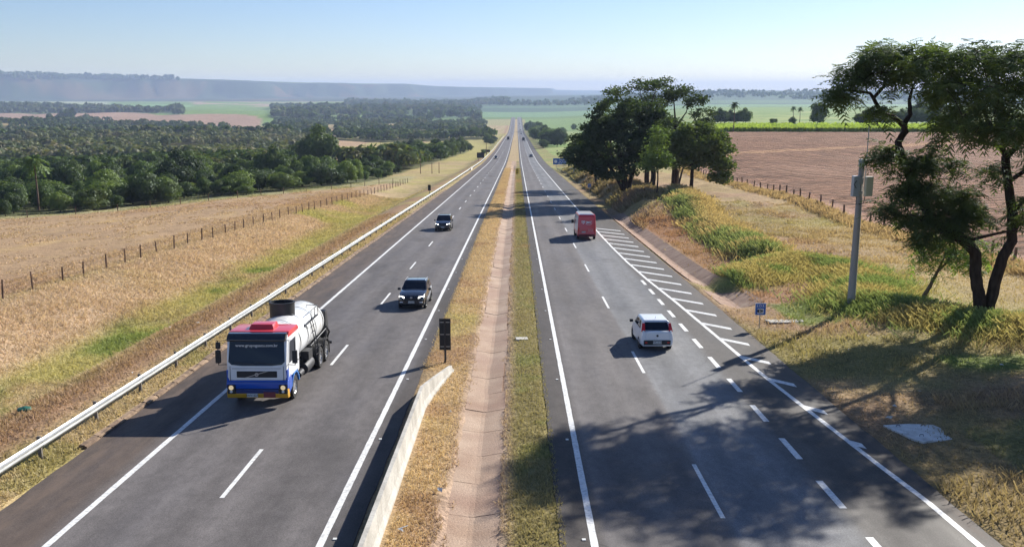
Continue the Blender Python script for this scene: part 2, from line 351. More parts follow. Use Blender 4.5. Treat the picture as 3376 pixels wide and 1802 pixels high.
def barkmat(n, col):
    m = mat(n, col, .95, spec=.1); t = NT(m); f = t.noise(6, 5, t.scale(1, 1, .25)); t.l(t.ramp(f, [(.3, tuple(c*.5 for c in col)), (.7, tuple(c*1.4 for c in col))]), t.b.inputs[0]); t.bump(f, .8, .05); return m
M['bark'] = barkmat('bark', (.045, .033, .026)); M['bark_pale'] = barkmat('bark_pale', (.17, .12, .085)); M['post'] = barkmat('post_wood', (.16, .105, .075))
# ------------------------------------------------------------------ the ground sheet
def grid_ground():
    ys = [-60, -40, -25, -12, 0, 6, 11]; y = 14.0
    while y < 82: ys.append(y); y += .5 if y < 60 else .7
    while y < 420: ys.append(y); y *= 1.0105
    while y < 16500: ys.append(y); y *= 1.0135
    ys.append(17200.); ys = np.array(ys)
    fx = np.concatenate([np.arange(-19, -15.3, .45), [-14.82, -14.6, -11, -8, -4.6, -4.32], np.arange(-3.9, 1.1, .22), [1.17, 1.4, 5, 9, 12.6, 12.8], np.arange(13.2, 20.1, .4)])
    t = np.linspace(0, 1, 171)[1:]; rows = []
    for yy in ys:
        W = 95+.95*max(yy, 0); e = 1+.55*min(1, 95/W*.6+.2)
        tt = lerp(t, t**2.1, np.clip((yy-120)/600, 0, 1)*.5)
        rows.append(np.concatenate([(-19-tt*W)[::-1], fx, 20+tt*W]))
    X = np.array(rows); Y = np.repeat(ys[:, None], X.shape[1], 1)
    return X, Y
GX, GY = grid_ground()
GZ = height(GX, GY)
und = ((GX > -14.7) & (GX < -4.5)) | ((GX > 1.3) & (GX < 12.7))
GZ = np.where(und & (GY < 2700), GZ-.25, GZ)
nr, nc = GX.shape
V = np.stack([GX, GY, GZ], -1).reshape(-1, 3); colr = albedo(GX, GY).reshape(-1, 3)
idx = np.arange(nr*nc).reshape(nr, nc)
Q = np.stack([idx[:-1, :-1], idx[:-1, 1:], idx[1:, 1:], idx[1:, :-1]], -1).reshape(-1, 4)
cxq = V[Q].mean(1); qx, qy = cxq[:, 0], cxq[:, 1]
fnl = np.interp(qy, [0, 75, 140, 265], [44, 40, 37.5, 32]); fnr = np.interp(qy, FRY, FRX)
far_l = np.interp(qy, [150, 160, 174, 230, 265], [104, 97, 76, 43, 32]); topr = 345+18*np.sin(qx/60)*.4+.05*(qx-80)
zone = np.zeros(len(Q), int)
zone[(-qx > fnl) & (qy < 265) & ((qy < 150) | (-qx < far_l)) & (qy > 20)] = 1
zone[(qx > fnr+3.5) & (qy < topr) & (qy > 20)] = 2
zone[(qx > 62) & (qy >= topr) & (qy < topr+140)] = 3
zone[(qy > 3400)] = 4
M['plough'] = attr_mat('ploughed_soil', 1.0, [(.5, .8, 1.2, None), (5, .55, 1.4, None)])
_t2 = NT(M['plough']); _v = _t2.n('ShaderNodeVectorRotate'); _t2.l(_t2.geo(), _v.inputs['Vector']); _v.inputs['Axis'].default_value = (0, 0, 1); _v.inputs['Angle'].default_value = R(62)
_wv = _t2.n('ShaderNodeTexWave', wave_type='BANDS'); _wv.inputs['Scale'].default_value = .11; _wv.inputs['Distortion'].default_value = 5; _wv.inputs['Detail'].default_value = 3; _wv.inputs['Detail Scale'].default_value = .3
_t2.l(_v.outputs[0], _wv.inputs['Vector'])
_nz = _t2.noise(.16, 6, _t2.scale(.6, 3.2, 1, _v.outputs[0]), .7)
_h = _t2.math('ADD', _t2.math('MULTIPLY', _wv.outputs['Fac'], .3), _t2.math('ADD', _nz, _t2.math('MULTIPLY', _t2.noise(2.5, 5), .25)))
_t2.bump(_h, 1.0, 2.0)
_old = _t2.b.inputs['Base Color'].links[0].from_socket
_c3 = _t2.mixc(1.0, _old, _t2.ramp(_nz, [(.35, .62), (.62, 1.35)]), 'MULTIPLY'); _t2.l(_t2.mixc(1.0, _c3, _t2.ramp(_wv.outputs['Fac'], [(.2, .74), (.8, 1.2)]), 'MULTIPLY'), _t2.b.inputs['Base Color'])
names = [('ground', 'dry grass verges, banks and valley floor around the highway', 'ground'), ('pasture', 'dry tan pasture between two wire fences left of the highway', 'pasture'),
         ('ploughed_field', 'reddish ploughed field beyond the fence right of the highway', 'ploughed field'), ('cane_field', 'bright green cane strip above the ploughed field', 'cane field'),
         ('hills', 'hazy blue wooded ridge and green hills on the skyline', 'hills')]
for zi, (nm, lb, ct) in enumerate(names):
    q = Q[zone == zi]; u, inv = np.unique(q, return_inverse=True)
    o = mesh_np(nm, V[u], inv.reshape(-1, 4), M['plough'] if zi == 2 else M['ground'], colr[u], smooth=True)
    tag(o, lb, None, None, 'structure')
# ------------------------------------------------------------------ carriageways
def road_mat():
    m = mat('asphalt', rough=.7, spec=.2); t = NT(m); pos = t.geo(); sx = t.n('ShaderNodeSeparateXYZ'); t.l(pos, sx.inputs[0]); x = sx.outputs[0]
    wob = t.math('MULTIPLY', t.math('SUBTRACT', t.noise(.25, 4, t.scale(1, .12, 1)), .5), .7)
    f = t.math('DIVIDE', t.math('ADD', t.math('ADD', x, wob), 15.0), 28.0)
    def p(v): return (v+15)/28
    br = (.088, .070, .060); gl = (.138, .126, .122); gd = (.112, .102, .099); bl = (.175, .175, .179); sh = (.074, .064, .058)
    base = t.ramp(f, [(p(-14.8), br), (p(-12.9), br), (p(-12.2), gl), (p(-11.2), gd), (p(-10.2), gl), (p(-9.3), gd), (p(-8.3), gl), (p(-7.2), gd), (p(-6), gl), (p(-5.0), gd), (p(-4.7), sh),
                      (p(1.2), sh), (p(2.0), sh), (p(2.4), gl), (p(3.3), gd), (p(4.3), gl), (p(5.2), gd), (p(5.75), gl), (p(5.95), bl), (p(6.9), (.132, .134, .140)), (p(8), bl), (p(9.1), (.136, .138, .142)), (p(9.6), (.086, .078, .072)), (p(12.8), (.076, .067, .060))])
    n1 = t.ramp(t.noise(.35, 5, t.scale(1.6, .16, 1)), [(.3, .86), (.7, 1.16)]); n2 = t.ramp(t.noise(28, 3), [(.3, .72), (.7, 1.3)])
    c = t.mixc(1.0, t.mixc(1.0, base, n1, 'MULTIPLY'), n2, 'MULTIPLY')
    c = t.mixc(1.0, c, t.ramp(t.noise(2.2, 7, t.scale(1, .55, 1), .75), [(.35, .82), (.65, 1.16)]), 'MULTIPLY')
    c = t.mixc(1.0, c, t.ramp(t.noise(1.0, 5, t.scale(7, .035, 1), .7), [(.36, .96), (.5, 1.0), (.66, 1.035)]), 'MULTIPLY'); c = t.mixc(t.ramp(t.noise(.22, 4, t.scale(1.4, .5, 1)), [(.56, 0.0), (.7, .45)]), c, (.05, .045, .042))
    vr = t.n('ShaderNodeTexVoronoi', feature='DISTANCE_TO_EDGE'); vr.inputs['Scale'].default_value = .16; t.l(t.n('ShaderNodeVectorMath', operation='ADD').outputs[0], vr.inputs['Vector'])
    vm = vr.inputs['Vector'].links[0].from_node; t.l(t.scale(1, .7, 1), vm.inputs[0])
    nzc = t.n('ShaderNodeTexNoise'); nzc.inputs['Scale'].default_value = .8; t.l(pos, nzc.inputs['Vector']); t.l(nzc.outputs['Color'], vm.inputs[1])
    crk = t.ramp(vr.outputs['Distance'], [(.0, .62), (.006, 1.0)]); c = t.mixc(t.ramp(t.noise(.06, 2), [(.5, 0.0), (.6, 1.0)]), c, t.mixc(1.0, c, crk, 'MULTIPLY'))
    dm = t.math('MULTIPLY', t.ramp(f, [(p(-14.2), 1.0), (p(-12.6), .35), (p(-12.3), 0.0), (p(12.0), 0.0), (p(12.8), .9)]), t.ramp(t.noise(.9, 6, t.scale(1.6, .3, 1), .7), [(.42, 0.0), (.66, .75)])); c = t.mixc(dm, c, (.17, .125, .095))
    t.l(c, t.b.inputs['Base Color']); t.l(t.ramp(t.noise(.5, 3, t.scale(1.5, .2, 1)), [(.3, .6), (.7, .8)]), t.b.inputs['Roughness']); t.bump(t.noise(45, 3), .35, .02)
    return m
M['asphalt'] = road_mat()
ysr = GY[:, 0]; ysr = ysr[(ysr < 2650)]
def strip(xs, dz, ys, edge=.0):
    X, Y = np.meshgrid(np.array(xs, float), ys); Z = zr(Y)+dz; n, k = X.shape; ii = np.arange(n*k).reshape(n, k)
    return np.stack([X, Y, Z], -1).reshape(-1, 3), np.stack([ii[:-1, :-1], ii[:-1, 1:], ii[1:, 1:], ii[1:, :-1]], -1).reshape(-1, 4)
def road(xs, label):
    v, f = strip(xs, 0, ysr); k = len(xs); v = v.reshape(-1, k, 3); v[:, 0, 2] -= .2; v[:, -1, 2] -= .2; v[:, :, 2] += .03
    jit = (fbm(ysr*1.3, ysr*0, 71, 3)-.5)*.14; v[:, 0:2, 0] += jit[:, None]; v[:, -2:, 0] -= jit[:, None]
    o = mesh_np('road', v.reshape(-1, 3), f, M['asphalt']); return tag(o, label, None, None, 'structure')
road_l = road([-14.86, -14.85, -12.3, -8.7, -5.1, -4.31, -4.3], 'left carriageway of dark grey asphalt with oncoming traffic')
road_r = road([1.14, 1.15, 2.1, 5.8, 9.5, 12.79, 12.8], 'right carriageway with bluish grey outer lane and hatched shoulder')
mk = mat('road_paint', (.72, .72, .70), .6); t = NT(mk); t.l(t.mixc(1.0, (.78, .78, .76), t.mixc(1.0, t.ramp(t.noise(9, 5), [(.3, .62), (.55, 1.0)]), t.ramp(t.noise(.8, 4), [(.3, .86), (.6, 1.0)]), 'MULTIPLY'), 'MULTIPLY'), t.b.inputs['Base Color'])
M['paint'] = mk
DZ = .036
def edge_line(xf, wd, ys, parent, name='edge_line'):
    Y = np.asarray(ys, float); X = xf(Y) if callable(xf) else np.full_like(Y, xf)
    wj = wd/2+(fbm(Y*2, Y*0, 73, 2)-.5)*.02
    v = np.stack([np.stack([X-wj, Y, zr(Y)+DZ], -1), np.stack([X+wj, Y, zr(Y)+DZ], -1)], 1).reshape(-1, 3); n = len(Y); i = np.arange(n-1)*2
    return mesh_np(name, v, np.stack([i, i+1, i+3, i+2], -1), M['paint'], parent=parent)
edge_line(-12.35, .2, ysr, road_l); edge_line(-5.17, .2, ysr, road_l); edge_line(2.06, .2, ysr, road_r)
def xtaper(Y): return np.interp(Y, [0, 23, 26.7, 29.4, 31.9, 36, 40.2, 43.5, 48.3, 59, 68.6, 78, 88, 100, 130, 3000], [12.25, 12.2, 12.12, 11.9, 11.74, 11.47, 11.2, 11.05, 10.87, 10.45, 9.94, 9.62, 9.45, 9.36, 9.3, 9.3])
edge_line(xtaper, .2, ysr, road_r)
def dash_mesh(x, w, y0, y1):
    me = bpy.data.meshes.new('lane_dash'); me.from_pydata([(x-w/2, y0, zr(y0)+DZ), (x+w/2, y0, zr(y0)+DZ), (x+w/2, y1, zr(y1)+DZ), (x-w/2, y1, zr(y1)+DZ)], [], [(0, 1, 2, 3)]); return me
def dashes(x, w, first, ln, per, ymax, parent):
    base = None; y = first
    while y < ymax:
        if base is None: base = dash_mesh(x, w, 0, ln)
        me = base
        o = new_obj('lane_dash', me, parent, None if me.materials else M['paint'])
        o.location = (0, y, zr(y)); o.rotation_euler = (math.atan2(zr(y+ln)-zr(y), ln)-math.atan2(zr(ln)-zr(0), ln), 0, 0); y += per
dashes(-8.78, .14, 27.0-16*1, 4.2, 15.75, 620, road_l)
dashes(5.83, .14, 25.4-15.75, 4.2, 15.75, 620, road_r)
y = 19.0
dashes(9.47, .22, 14.1, 2.1, 4.0, 68, road_r)
for k in range(20):
    yr = 31.3+3.87*k; xl = None
    yl = yr+2.4*1.0; X0 = float(xtaper(yl))+.05; X1 = 12.1; sl_ = 2.4/1.9
    if X1-X0 < .2: X0 = X1-.55
    yl = yr+(X1-X0)*1.15
    ww = .30
    me = bpy.data.meshes.new('hatch_stripe'); me.from_pydata([(X0, yl-ww, zr(yl)+DZ), (X1, yr-ww, zr(yr)+DZ), (X1, yr+ww, zr(yr)+DZ), (X0, yl+ww, zr(yl)+DZ)], [], [(0, 1, 2, 3)])
    me.transform(Matrix.Translation((0, 0, .004))); new_obj('hatch_stripe', me, road_r, M['paint'])
# reflective studs beside the edge lines
st = MB().box(-.05, .05, -.05, .05, 0, .02); sbase = None; M['stud'] = mat('stud', (.7, .7, .66), .4)
for x0 in (-4.85, 1.8):
    for k in range(10):
        if sbase is None: s_ = st.build('road_stud', M['stud'], road_l); sbase = s_
        else: s_ = sbase.copy(); COL.objects.link(s_); s_.parent = road_l if x0 < 0 else road_r
        yy = 24+k*8; s_.location = (x0, yy, zr(yy)+.035)
# ------------------------------------------------------------------ kerb, drains
M['kerb'] = mat('kerb_concrete', (.22, .15, .10), .95); t = NT(M['kerb']); t.l(t.ramp(t.noise(2.5, 6), [(.3, (.10, .065, .045)), (.7, (.33, .23, .15))]), t.b.inputs[0]); t.bump(t.noise(12, 5), .6, .04)
M['drainm'] = mat('drain_concrete', (.3, .2, .15), .95); t = NT(M['drainm'])
c_ = t.ramp(t.noise(.7, 6), [(.3, (.31, .205, .14)), (.5, (.38, .27, .195)), (.72, (.45, .335, .25))]); c_ = t.mixc(t.ramp(t.noise(.25, 3), [(.45, 0.0), (.62, .6)]), c_, (.27, .165, .12)); c_ = t.mixc(1.0, c_, t.ramp(t.noise(25, 4), [(.3, .7), (.7, 1.25)]), 'MULTIPLY')
t.l(c_, t.b.inputs[0]); t.bump(t.noise(18, 5), .6, .03)
M['drainb'] = mat('stained_drain', (.25, .16, .11), .95); t = NT(M['drainb']); t.l(t.ramp(t.noise(1.1, 6), [(.3, (.20, .115, .075)), (.55, (.29, .185, .13)), (.75, (.36, .26, .18))]), t.b.inputs[0]); t.bump(t.noise(14, 5), .6, .04)
kerb = tag(bpy.data.objects.new('kerb', None), 'low earth-stained kerb along the left shoulder under the guardrail', None, None, 'structure'); COL.objects.link(kerb)
ks = []
for v in range(3):
    b = MB(); b.prism([(0, -.05), (.0, .10), (.07, .15), (.24, .16), (.30, -.05)], 0, 1.0); me = None
    o = b.build('kerb_stone', M['kerb'], kerb, bevel=.015)
    for vv in o.data.vertices: vv.co += Vector((0, random.uniform(-.03, .03), random.uniform(-.02, .02)))
    # profile was pushed along x: turn so that it runs along +Y
    o.data.transform(Matrix.Rotation(R(90), 4, 'Z')); ks.append(o)
y = 31.0; k = 0
while y < 190:
    o = ks[k] if k < 3 else ks[k % 3].copy()
    if k >= 3: COL.objects.link(o); o.parent = kerb
    o.location = (-14.87+.05*math.sin(y*.21)+random.uniform(-.02, .02), y, zr(y)+random.uniform(-.03, .0)); o.rotation_euler = (-math.atan(.0554), 0, random.uniform(-.012, .012)); y += 1.02; k += 1
    o.scale = (1, 1, 1)
drain = tag(bpy.data.objects.new('drain_channel', None), 'shallow earth-pink concrete drain down the middle of the median', None, None, 'structure'); COL.objects.link(drain)
y = 16.0; k = 0
while y < 300:
    ln = 2.5 if y < 110 else 8.0; wr = .84+(.04*math.sin(y*.3)) - .10*(y > 36); g = .016
    prof = [(-wr, -.11), (-.08, -.235), (.08, -.24), (wr, -.11), (wr, -.3), (.05, -.45), (-.05, -.45), (-wr, -.2)]
    dz = random.uniform(-.015, .015); x0 = -1.3+random.uniform(-.04, .04)
    b = MB(); vs = []
    for yy in (y+g/2, y+ln-g/2):
        for (a, z) in prof: vs.append((x0+a, yy, zr(yy)+z+.02+dz))
    b.add(vs, [tuple(range(8)), tuple(range(15, 7, -1))]+[(i, (i+1) % 8, 8+(i+1) % 8, 8+i) for i in range(8)])
    b.build('concrete_slab', M['drainm'], drain); y += ln; k += 1
sc_ = tag(bpy.data.objects.new('side_drain', None), 'brown concrete side channel beyond the hatched right shoulder', None, None, 'structure'); COL.objects.link(sc_)
y = 58.5
while y < 128:
    ln = 3.0; vs = []
    prof = [(-.95, -.03), (-.12, -.34), (.12, -.34), (1.2, .16), (1.2, -.1), (.1, -.6), (-.1, -.6), (-.95, -.1)]
    for yy in (y+.02, y+ln-.02):
        cx = 14.0+.5*float(sm(yy, 75, 60))
        for (a, z) in prof: vs.append((cx+a*(1+.3*float(sm(yy, 75, 60))), yy, zr(yy)+z+.05))
    MB().add(vs, [tuple(range(8)), tuple(range(15, 7, -1))]+[(i, (i+1) % 8, 8+(i+1) % 8, 8+i) for i in range(8)]).build('concrete_slab', M['drainb'], sc_); y += ln
def gz(x, y): return float(height(np.array([float(x)]), np.array([float(y)]))[0])
# ------------------------------------------------------------------ grass (uncountable: one object per stretch)
def blades(name, n, xf, wgt, h, lean, label, seed, wd=.035, tint=None, dense=1, bright=1.0):
    r = np.random.default_rng(seed); X, Y = xf(r, n); ww = wgt(X, Y); k = r.random(len(X)) < ww; X, Y = X[k], Y[k]; m = len(X)
    Z = height(X, Y); hh = h*(.45+1.1*r.random(m)); 
    if callable(dense): hh = hh*dense(X, Y)
    sc_ = np.maximum(1, (Y/45)**.8); a = r.random(m)*6.283; la = r.random(m)*6.283; ln = lean*(.3+r.random(m))*hh
    w_ = wd*sc_*(.6+.8*r.random(m)); c, s = np.cos(a)*w_, np.sin(a)*w_
    p0 = np.stack([X-c, Y-s, Z-.03], -1); p1 = np.stack([X+c, Y+s, Z-.03], -1)
    tx, ty = X+np.cos(la)*ln-.12*hh, Y+np.sin(la)*ln
    p2 = np.stack([tx+c*.35, ty+s*.35, Z+hh*.9], -1); p3 = np.stack([tx-c*.35, ty-s*.35, Z+hh], -1)
    V = np.stack([p0, p1, p2, p3], 1).reshape(-1, 3); F = np.arange(4*m).reshape(-1, 4)
    al = albedo(X, Y)*(.8+.5*r.random((m, 1)))*bright; g3 = al.mean(1, keepdims=True); al = al*.86+g3*.14
    if tint is not None: al = tint(X, Y, al, r)
    o = mesh_np(name, V, F, M['blade'], np.repeat(al, 4, 0)); tag(o, label, 'grass', None, 'stuff'); return o
def box_s(x0, x1, y0, y1, pw=1.6):
    def f(r, n): 
        u = r.random(n); Y = y0+(y1-y0)*u**pw; return x0+(x1-x0)*r.random(n), Y
    return f
offd = lambda X, Y=0: (np.abs(X+1.28) > .50+.7*fbm(X*0+3+(X > -1.28)*9, Y*.8, 77, 3)) | (fbm(X*1.6, Y*.9, 78, 3) > .70)
blades('median_grass', 150000, box_s(-4.4, 1.3, 17, 330, 2.7), lambda X, Y: offd(X, Y)*(~((X < -3.45) & (Y < 41.5)))*1.0, .085, .9, 'short dry and green turf on both sides of the median drain', 1, .018, bright=1.4)
blades('verge_grass', 95000, box_s(-24, -14.95, 17, 130, 1.7), lambda X, Y: np.where((X > -15.3) & (Y > 31), 0, .25+.75*(np.abs(X+17.3) > 1)), .12, .9, 'short straw-coloured grass on the left verge by the guardrail', 2, .026, bright=1.35)
blades('bank_grass', 230000, box_s(-45, -20.5, 30, 210, 1.3), lambda X, Y: sm(-X, 20.5, 25)*(1-.75*sm(-X, 39, 42)), .27, 1.2, 'long tawny and green grass on the bank below the pasture fence', 3, .024, bright=1.45,
       dense=lambda X, Y: .35+1.1*fbm(X/3, Y/4, 81)**1.5)
blades('pasture_grass', 90000, box_s(-110, -38, 60, 260, 1.0), lambda X, Y: sm(fbm(X/2.5, Y/5, 82), .42, .6), .10, 1.4, 'cropped dry grass tussocks over the tan pasture', 4, .05, bright=1.45)
blades('slope_grass', 130000, box_s(12.95, 40, 17, 125, 1.35), lambda X, Y: np.where((np.abs(X-14.2) < 1.5) & (Y > 57), .04, .9), .12, .9, 'mown brown and green grass on the slope right of the highway', 5, .024, bright=1.35, dense=lambda X, Y: .6+1.4*sm(fbm(X/3, Y/3, 60), .5, .62))
def near_pts(pts, wd):
    def f(r, n):
        P = np.array(pts, float); seg = r.integers(0, len(P)-1, n); t = r.random(n)[:, None]; q = P[seg]*(1-t)+P[seg+1]*t; return q[:, 0]+r.normal(0, wd, n), q[:, 1]+r.normal(0, wd, n)
    return f
offc = lambda X, Y: 1.0*((X > 15.6) | (Y < 57.5))*(X > 13.2)
def tall_t(X, Y, al, r):
    k = sm(fbm(X/2.2, Y/2.2, 59), .42, .58)[:, None]; q = r.random((len(X), 1)); base = (1-k)*np.array((.44, .36, .15))+k*np.array((.235, .29, .10))
    return base*(.75+.6*q)
blades('tall_grass', 52000, near_pts(BERM_NEAR, 1.55), offc, .40, 1.1, 'tall green and yellow grass over the hump beside the camera pole', 6, .026, tint=tall_t)
blades('tall_grass', 42000, near_pts(BERM_FAR, 1.25), offc, .6, .9, 'tall golden grass along the low ridge beyond the drain', 7, .03, tint=lambda X, Y, al, r: ((1-(k := (sm(23.3+.9*np.sin(Y/9)-X, -.1, 1.4)*sm(fbm(X/2, Y/3, 86), .38, .55)+.0)[:, None]))*np.array((.48, .36, .17))+k*np.array((.25, .29, .11)))*(.75+.6*r.random((len(X), 1))))
blades('tall_grass', 40000, box_s(14.9, 24, 104, 300, 1.1), lambda X, Y: sm(fbm(X/4, Y/6, 83), .42, .55)*(X < 15+8*sm(Y, 104, 140)), .6, .8, 'rank shaded grass and weeds on the cutting below the trees', 8, .05)
def fence_r(Y): return np.interp(Y, FRY, FRX)
def fr_s(r, n): Y = 55+200*r.random(n)**1.3; return fence_r(Y)-1.1+r.normal(0, .75, n), Y
blades('fence_grass', 34000, fr_s, lambda X, Y: np.ones_like(X), .45, .8, 'long straw grass drooping along the right wire fence', 9, .035, tint=lambda X, Y, al, r: np.array((.50, .36, .20))*(.75+.5*r.random((len(X), 1))))
def cane_s(r, n): X = 62+230*r.random(n); top = 345+7.2*np.sin(X/60)+.05*(X-80); return X, top+1+np.abs(r.normal(0, 1, n))*r.choice([3., 45.], n)
blades('cane_crop', 60000, cane_s, lambda X, Y: 1.0*(Y < 480), 1.3, .5, 'bright green cane crop bordering the ploughed field', 10, .12, tint=lambda X, Y, al, r: np.array((.36, .46, .09))*(.75+.5*r.random((len(X), 1))))
# ------------------------------------------------------------------ trees
def rot_basis(r, n):
    a = r.normal(size=(n, 3)); a /= np.linalg.norm(a, axis=1, keepdims=True)+1e-9; b = r.normal(size=(n, 3)); b -= (a*b).sum(1, keepdims=True)*a; b /= np.linalg.norm(b, axis=1, keepdims=True)+1e-9
    return a, b
def leaf_quads(P, size, r, flat=.0, nrm=None):
    n = len(P); a, b = rot_basis(r, n)
    if nrm is not None:
        nn = nrm+r.normal(0, .4, (n, 3)); nn /= np.linalg.norm(nn, axis=1, keepdims=True)+1e-9; b = np.cross(nn, a); b /= np.linalg.norm(b, axis=1, keepdims=True)+1e-9; a = np.cross(b, nn)
    if flat: a[:, 2] *= 1-flat; b[:, 2] *= 1-flat
    s = (size*(.5+r.random(n)))[:, None]; a = a*s; b = b*s*.62
    return np.stack([P-a, P-b*.9+a*.1, P+a, P+b], 1)
def quads_obj(name, Q, mat_, parent=None, col=None):
    V = Q.reshape(-1, 3); return mesh_np(name, V, np.arange(len(V)).reshape(-1, 4), mat_, col, parent)
def branch_tree(skel, centers, twig_r=.03, r=None, sag=.0):
    """skel: list of (points, radii) limbs; centers: foliage centres joined to the nearest limb by curved twigs"""
    mb = MB(); nodes = []; rad = []
    for pts, rr in skel:
        P = []; RR = []
        for i in range(len(pts)-1):
            for t_ in (0, .25, .5, .75):
                p = Vector(pts[i]).lerp(Vector(pts[i+1]), t_); P.append(p+Vector((random.uniform(-1, 1), random.uniform(-1, 1), 0))*rr[i]*.12); RR.append(lerp(rr[i], rr[i+1], t_))
        P.append(Vector(pts[-1])); RR.append(rr[-1]); mb.tube(P, RR, 8); nodes += [tuple(p) for p in P[2:]]; rad += RR[2:]
    N = np.array(nodes); Rr = np.array(rad)
    cs = sorted(centers, key=lambda c: float(np.min(np.linalg.norm(N-np.array(c), axis=1))))
    for c in cs:
        c = np.array(c); d = np.linalg.norm(N-c, axis=1)+np.maximum(0, N[:, 2]-c[2])*.8; i = int(np.argmin(d)); a = N[i]; L = np.linalg.norm(c-a)
        if L < .25: continue
        r0 = max(min(Rr[i]*.55, .02+.022*L), twig_r*.7); bend = np.array([random.uniform(-.15, .15), random.uniform(-.15, .15), random.uniform(.02, .22)])*L
        pts = [a+(c-a)*t_+bend*math.sin(math.pi*t_) for t_ in (0, .33, .66, 1)]
        mb.tube(pts, [r0, r0*.75, r0*.5, twig_r*.5], 5, cap=False); N = np.vstack([N, pts[1:]]); Rr = np.append(Rr, [r0*.75, r0*.55, r0*.4])
    return mb
# feathery fronds: a thin drooping midrib with narrow leaflets down both sides
def fronds(P, D, L, r, wid=.3, nl=5):
    n = len(P); up = np.array([0, 0, 1.]); side = np.cross(D, up); side /= np.linalg.norm(side, axis=1, keepdims=True)+1e-9; out = []
    for k in range(nl):
        t0 = (k+.3)/nl; t1 = (k+1.0)/nl
        for s in (-1, 1):
            w_ = (wid*math.sin(math.pi*min(1, t0*.85+.15))+.04)
            q0 = P+D*(L*t0)[:, None]-up*(L*.42*t0*t0)[:, None]; q1 = P+D*(L*t1)[:, None]-up*(L*.42*t1*t1)[:, None]
            tip = (q0+q1)*.5+side*(s*L*w_)[:, None]+D*(L*.14)[:, None]-up*(L*(.05+.12*r.random(n)))[:, None]
            tip2 = tip+D*(L*.07)[:, None]
            out.append(np.stack([q0, q0+(q1-q0)*.72, tip2, tip], 1))
    return np.concatenate(out)
def near_tree():
    r = np.random.default_rng(11); zb = gz(26.4, 51.18)+.12
    def J(pts, dy0=0, dy1=0, r0=.3, r1=.1):
        n = len(pts); return ([(x, 49+lerp(dy0, dy1, i/(n-1)), z) for i, (x, z) in enumerate(pts)], [lerp(r0, r1, i/(n-1)) for i in range(n)])
    sk = [J([(26.3, zb-.4), (26.0, -.6), (25.82, .31), (25.73, 1.55), (25.06, 2.25), (24.06, 2.76), (23.23, 3.36), (22.64, 4.32), (22.05, 5.26), (21.5, 6.52), (21.15, 7.28), (21.02, 7.69), (21.42, 8.28), (21.31, 8.6)], 0, .8, .36, .17),
          J([(21.31, 8.6), (20.58, 9.09), (19.88, 9.24), (19.27, 10.06), (18.95, 10.36), (18.2, 10.44), (17.42, 10.52)], .8, -.6, .16, .04),
          J([(19.27, 10.06), (19.84, 10.67), (19.94, 11.26), (19.66, 11.84)], .2, .5, .1, .035), J([(21.31, 8.6), (21.73, 9.18), (21.72, 10.0), (21.95, 10.73), (22.6, 11.6)], .8, 1.8, .15, .04),
          J([(25.05, 2.32), (26.45, 2.88), (26.95, 3.2)], 0, -1.5, .1, .04), J([(23.3, 3.3), (22.4, 3.5), (21.4, 3.9)], .4, -.8, .09, .03), J([(22.6, 4.3), (23.6, 4.9), (24.6, 5.1)], .4, 1.6, .1, .03),
          J([(26.55, zb-.4), (26.96, -.13), (27.23, 1.19), (27.71, 2.25), (27.6, 3.81), (27.18, 5.52), (26.93, 6.96)], .1, .5, .34, .22),
          J([(26.93, 6.96), (26.35, 7.54), (25.51, 7.69), (24.39, 7.94), (23.51, 8.33)], .5, -1.2, .16, .05), J([(26.93, 6.96), (26.58, 7.79), (25.79, 8.86), (25.02, 10.23), (24.33, 11.11)], .5, .6, .17, .05),
          J([(26.93, 6.85), (27.62, 7.37), (28.8, 8.97), (29.45, 10.65)], .5, 1.2, .17, .05), J([(27.18, 5.52), (28.2, 6.83), (29.6, 7.4)], .4, -1.8, .13, .05), J([(26.58, 7.79), (27.0, 9.6), (26.6, 11.4)], .6, 2.2, .12, .04),
          J([(25.8, 8.9), (25.0, 9.2), (23.8, 10.6)], .7, -2.2, .1, .03), J([(27.6, 3.8), (28.8, 4.8), (30.2, 5.6)], .4, 1.5, .12, .04)]
    cl = [(19.11, 12.11, 1.1, .77, 9), (20.13, 12.48, .88, .44, 7), (18.11, 11.28, 1.1, .88, 11), (17.35, 10.2, .77, .5, 7), (20.04, 11.07, .88, .6, 5), (21.05, 11.69, .88, .77, 8), (21.86, 12.1, 1.1, .77, 11), (23.34, 12.1, 1.32, .77, 15),
          (25.01, 12.31, 1.32, .66, 15), (26.52, 12.1, 1.1, .77, 14), (28.07, 11.48, 1.32, 1.32, 18), (22.4, 10.65, .66, .8, 6), (23.49, 10.65, 1.1, 1.1, 16), (25.0, 10.44, 1.1, 1.1, 16), (26.52, 10.23, 1.1, 1.1, 16),
          (23.21, 9.18, 1.1, .77, 11), (24.75, 8.75, 1.32, .88, 13), (26.49, 8.54, 1.1, .88, 12), (28.16, 8.97, 1.32, 1.32, 20), (29.28, 6.83, 1.32, 1.32, 16), (22.88, 8.11, .66, .44, 3), (20.19, 7.34, .55, .3, 3), (19.64, 6.9, .5, .2, 4),
          (21.53, 6.39, .99, .66, 9), (22.57, 6.83, .8, .5, 6), (23.92, 6.39, .66, .4, 3), (21.19, 5.3, .77, .5, 6), (22.52, 5.08, 1.1, .66, 11), (24.07, 4.87, 1.2, .7, 11), (20.43, 4.0, .88, .25, 5), (22.03, 3.5, 1.1, .4, 8),
          (23.79, 3.7, 1.2, .6, 12), (25.28, 3.9, 1.2, .7, 10), (22.57, 2.4, .88, .4, 5), (24.4, 2.7, .8, .4, 5), (27.9, 3.6, .66, 1.2, 6), (26.13, 5.96, .66, .44, 4), (19.77, 9.28, .55, .25, 3), (30.5, 9.5, 1.3, 2.0, 16), (30.6, 6, 1.0, 1.5, 8)]
    cs = []; dirs = []
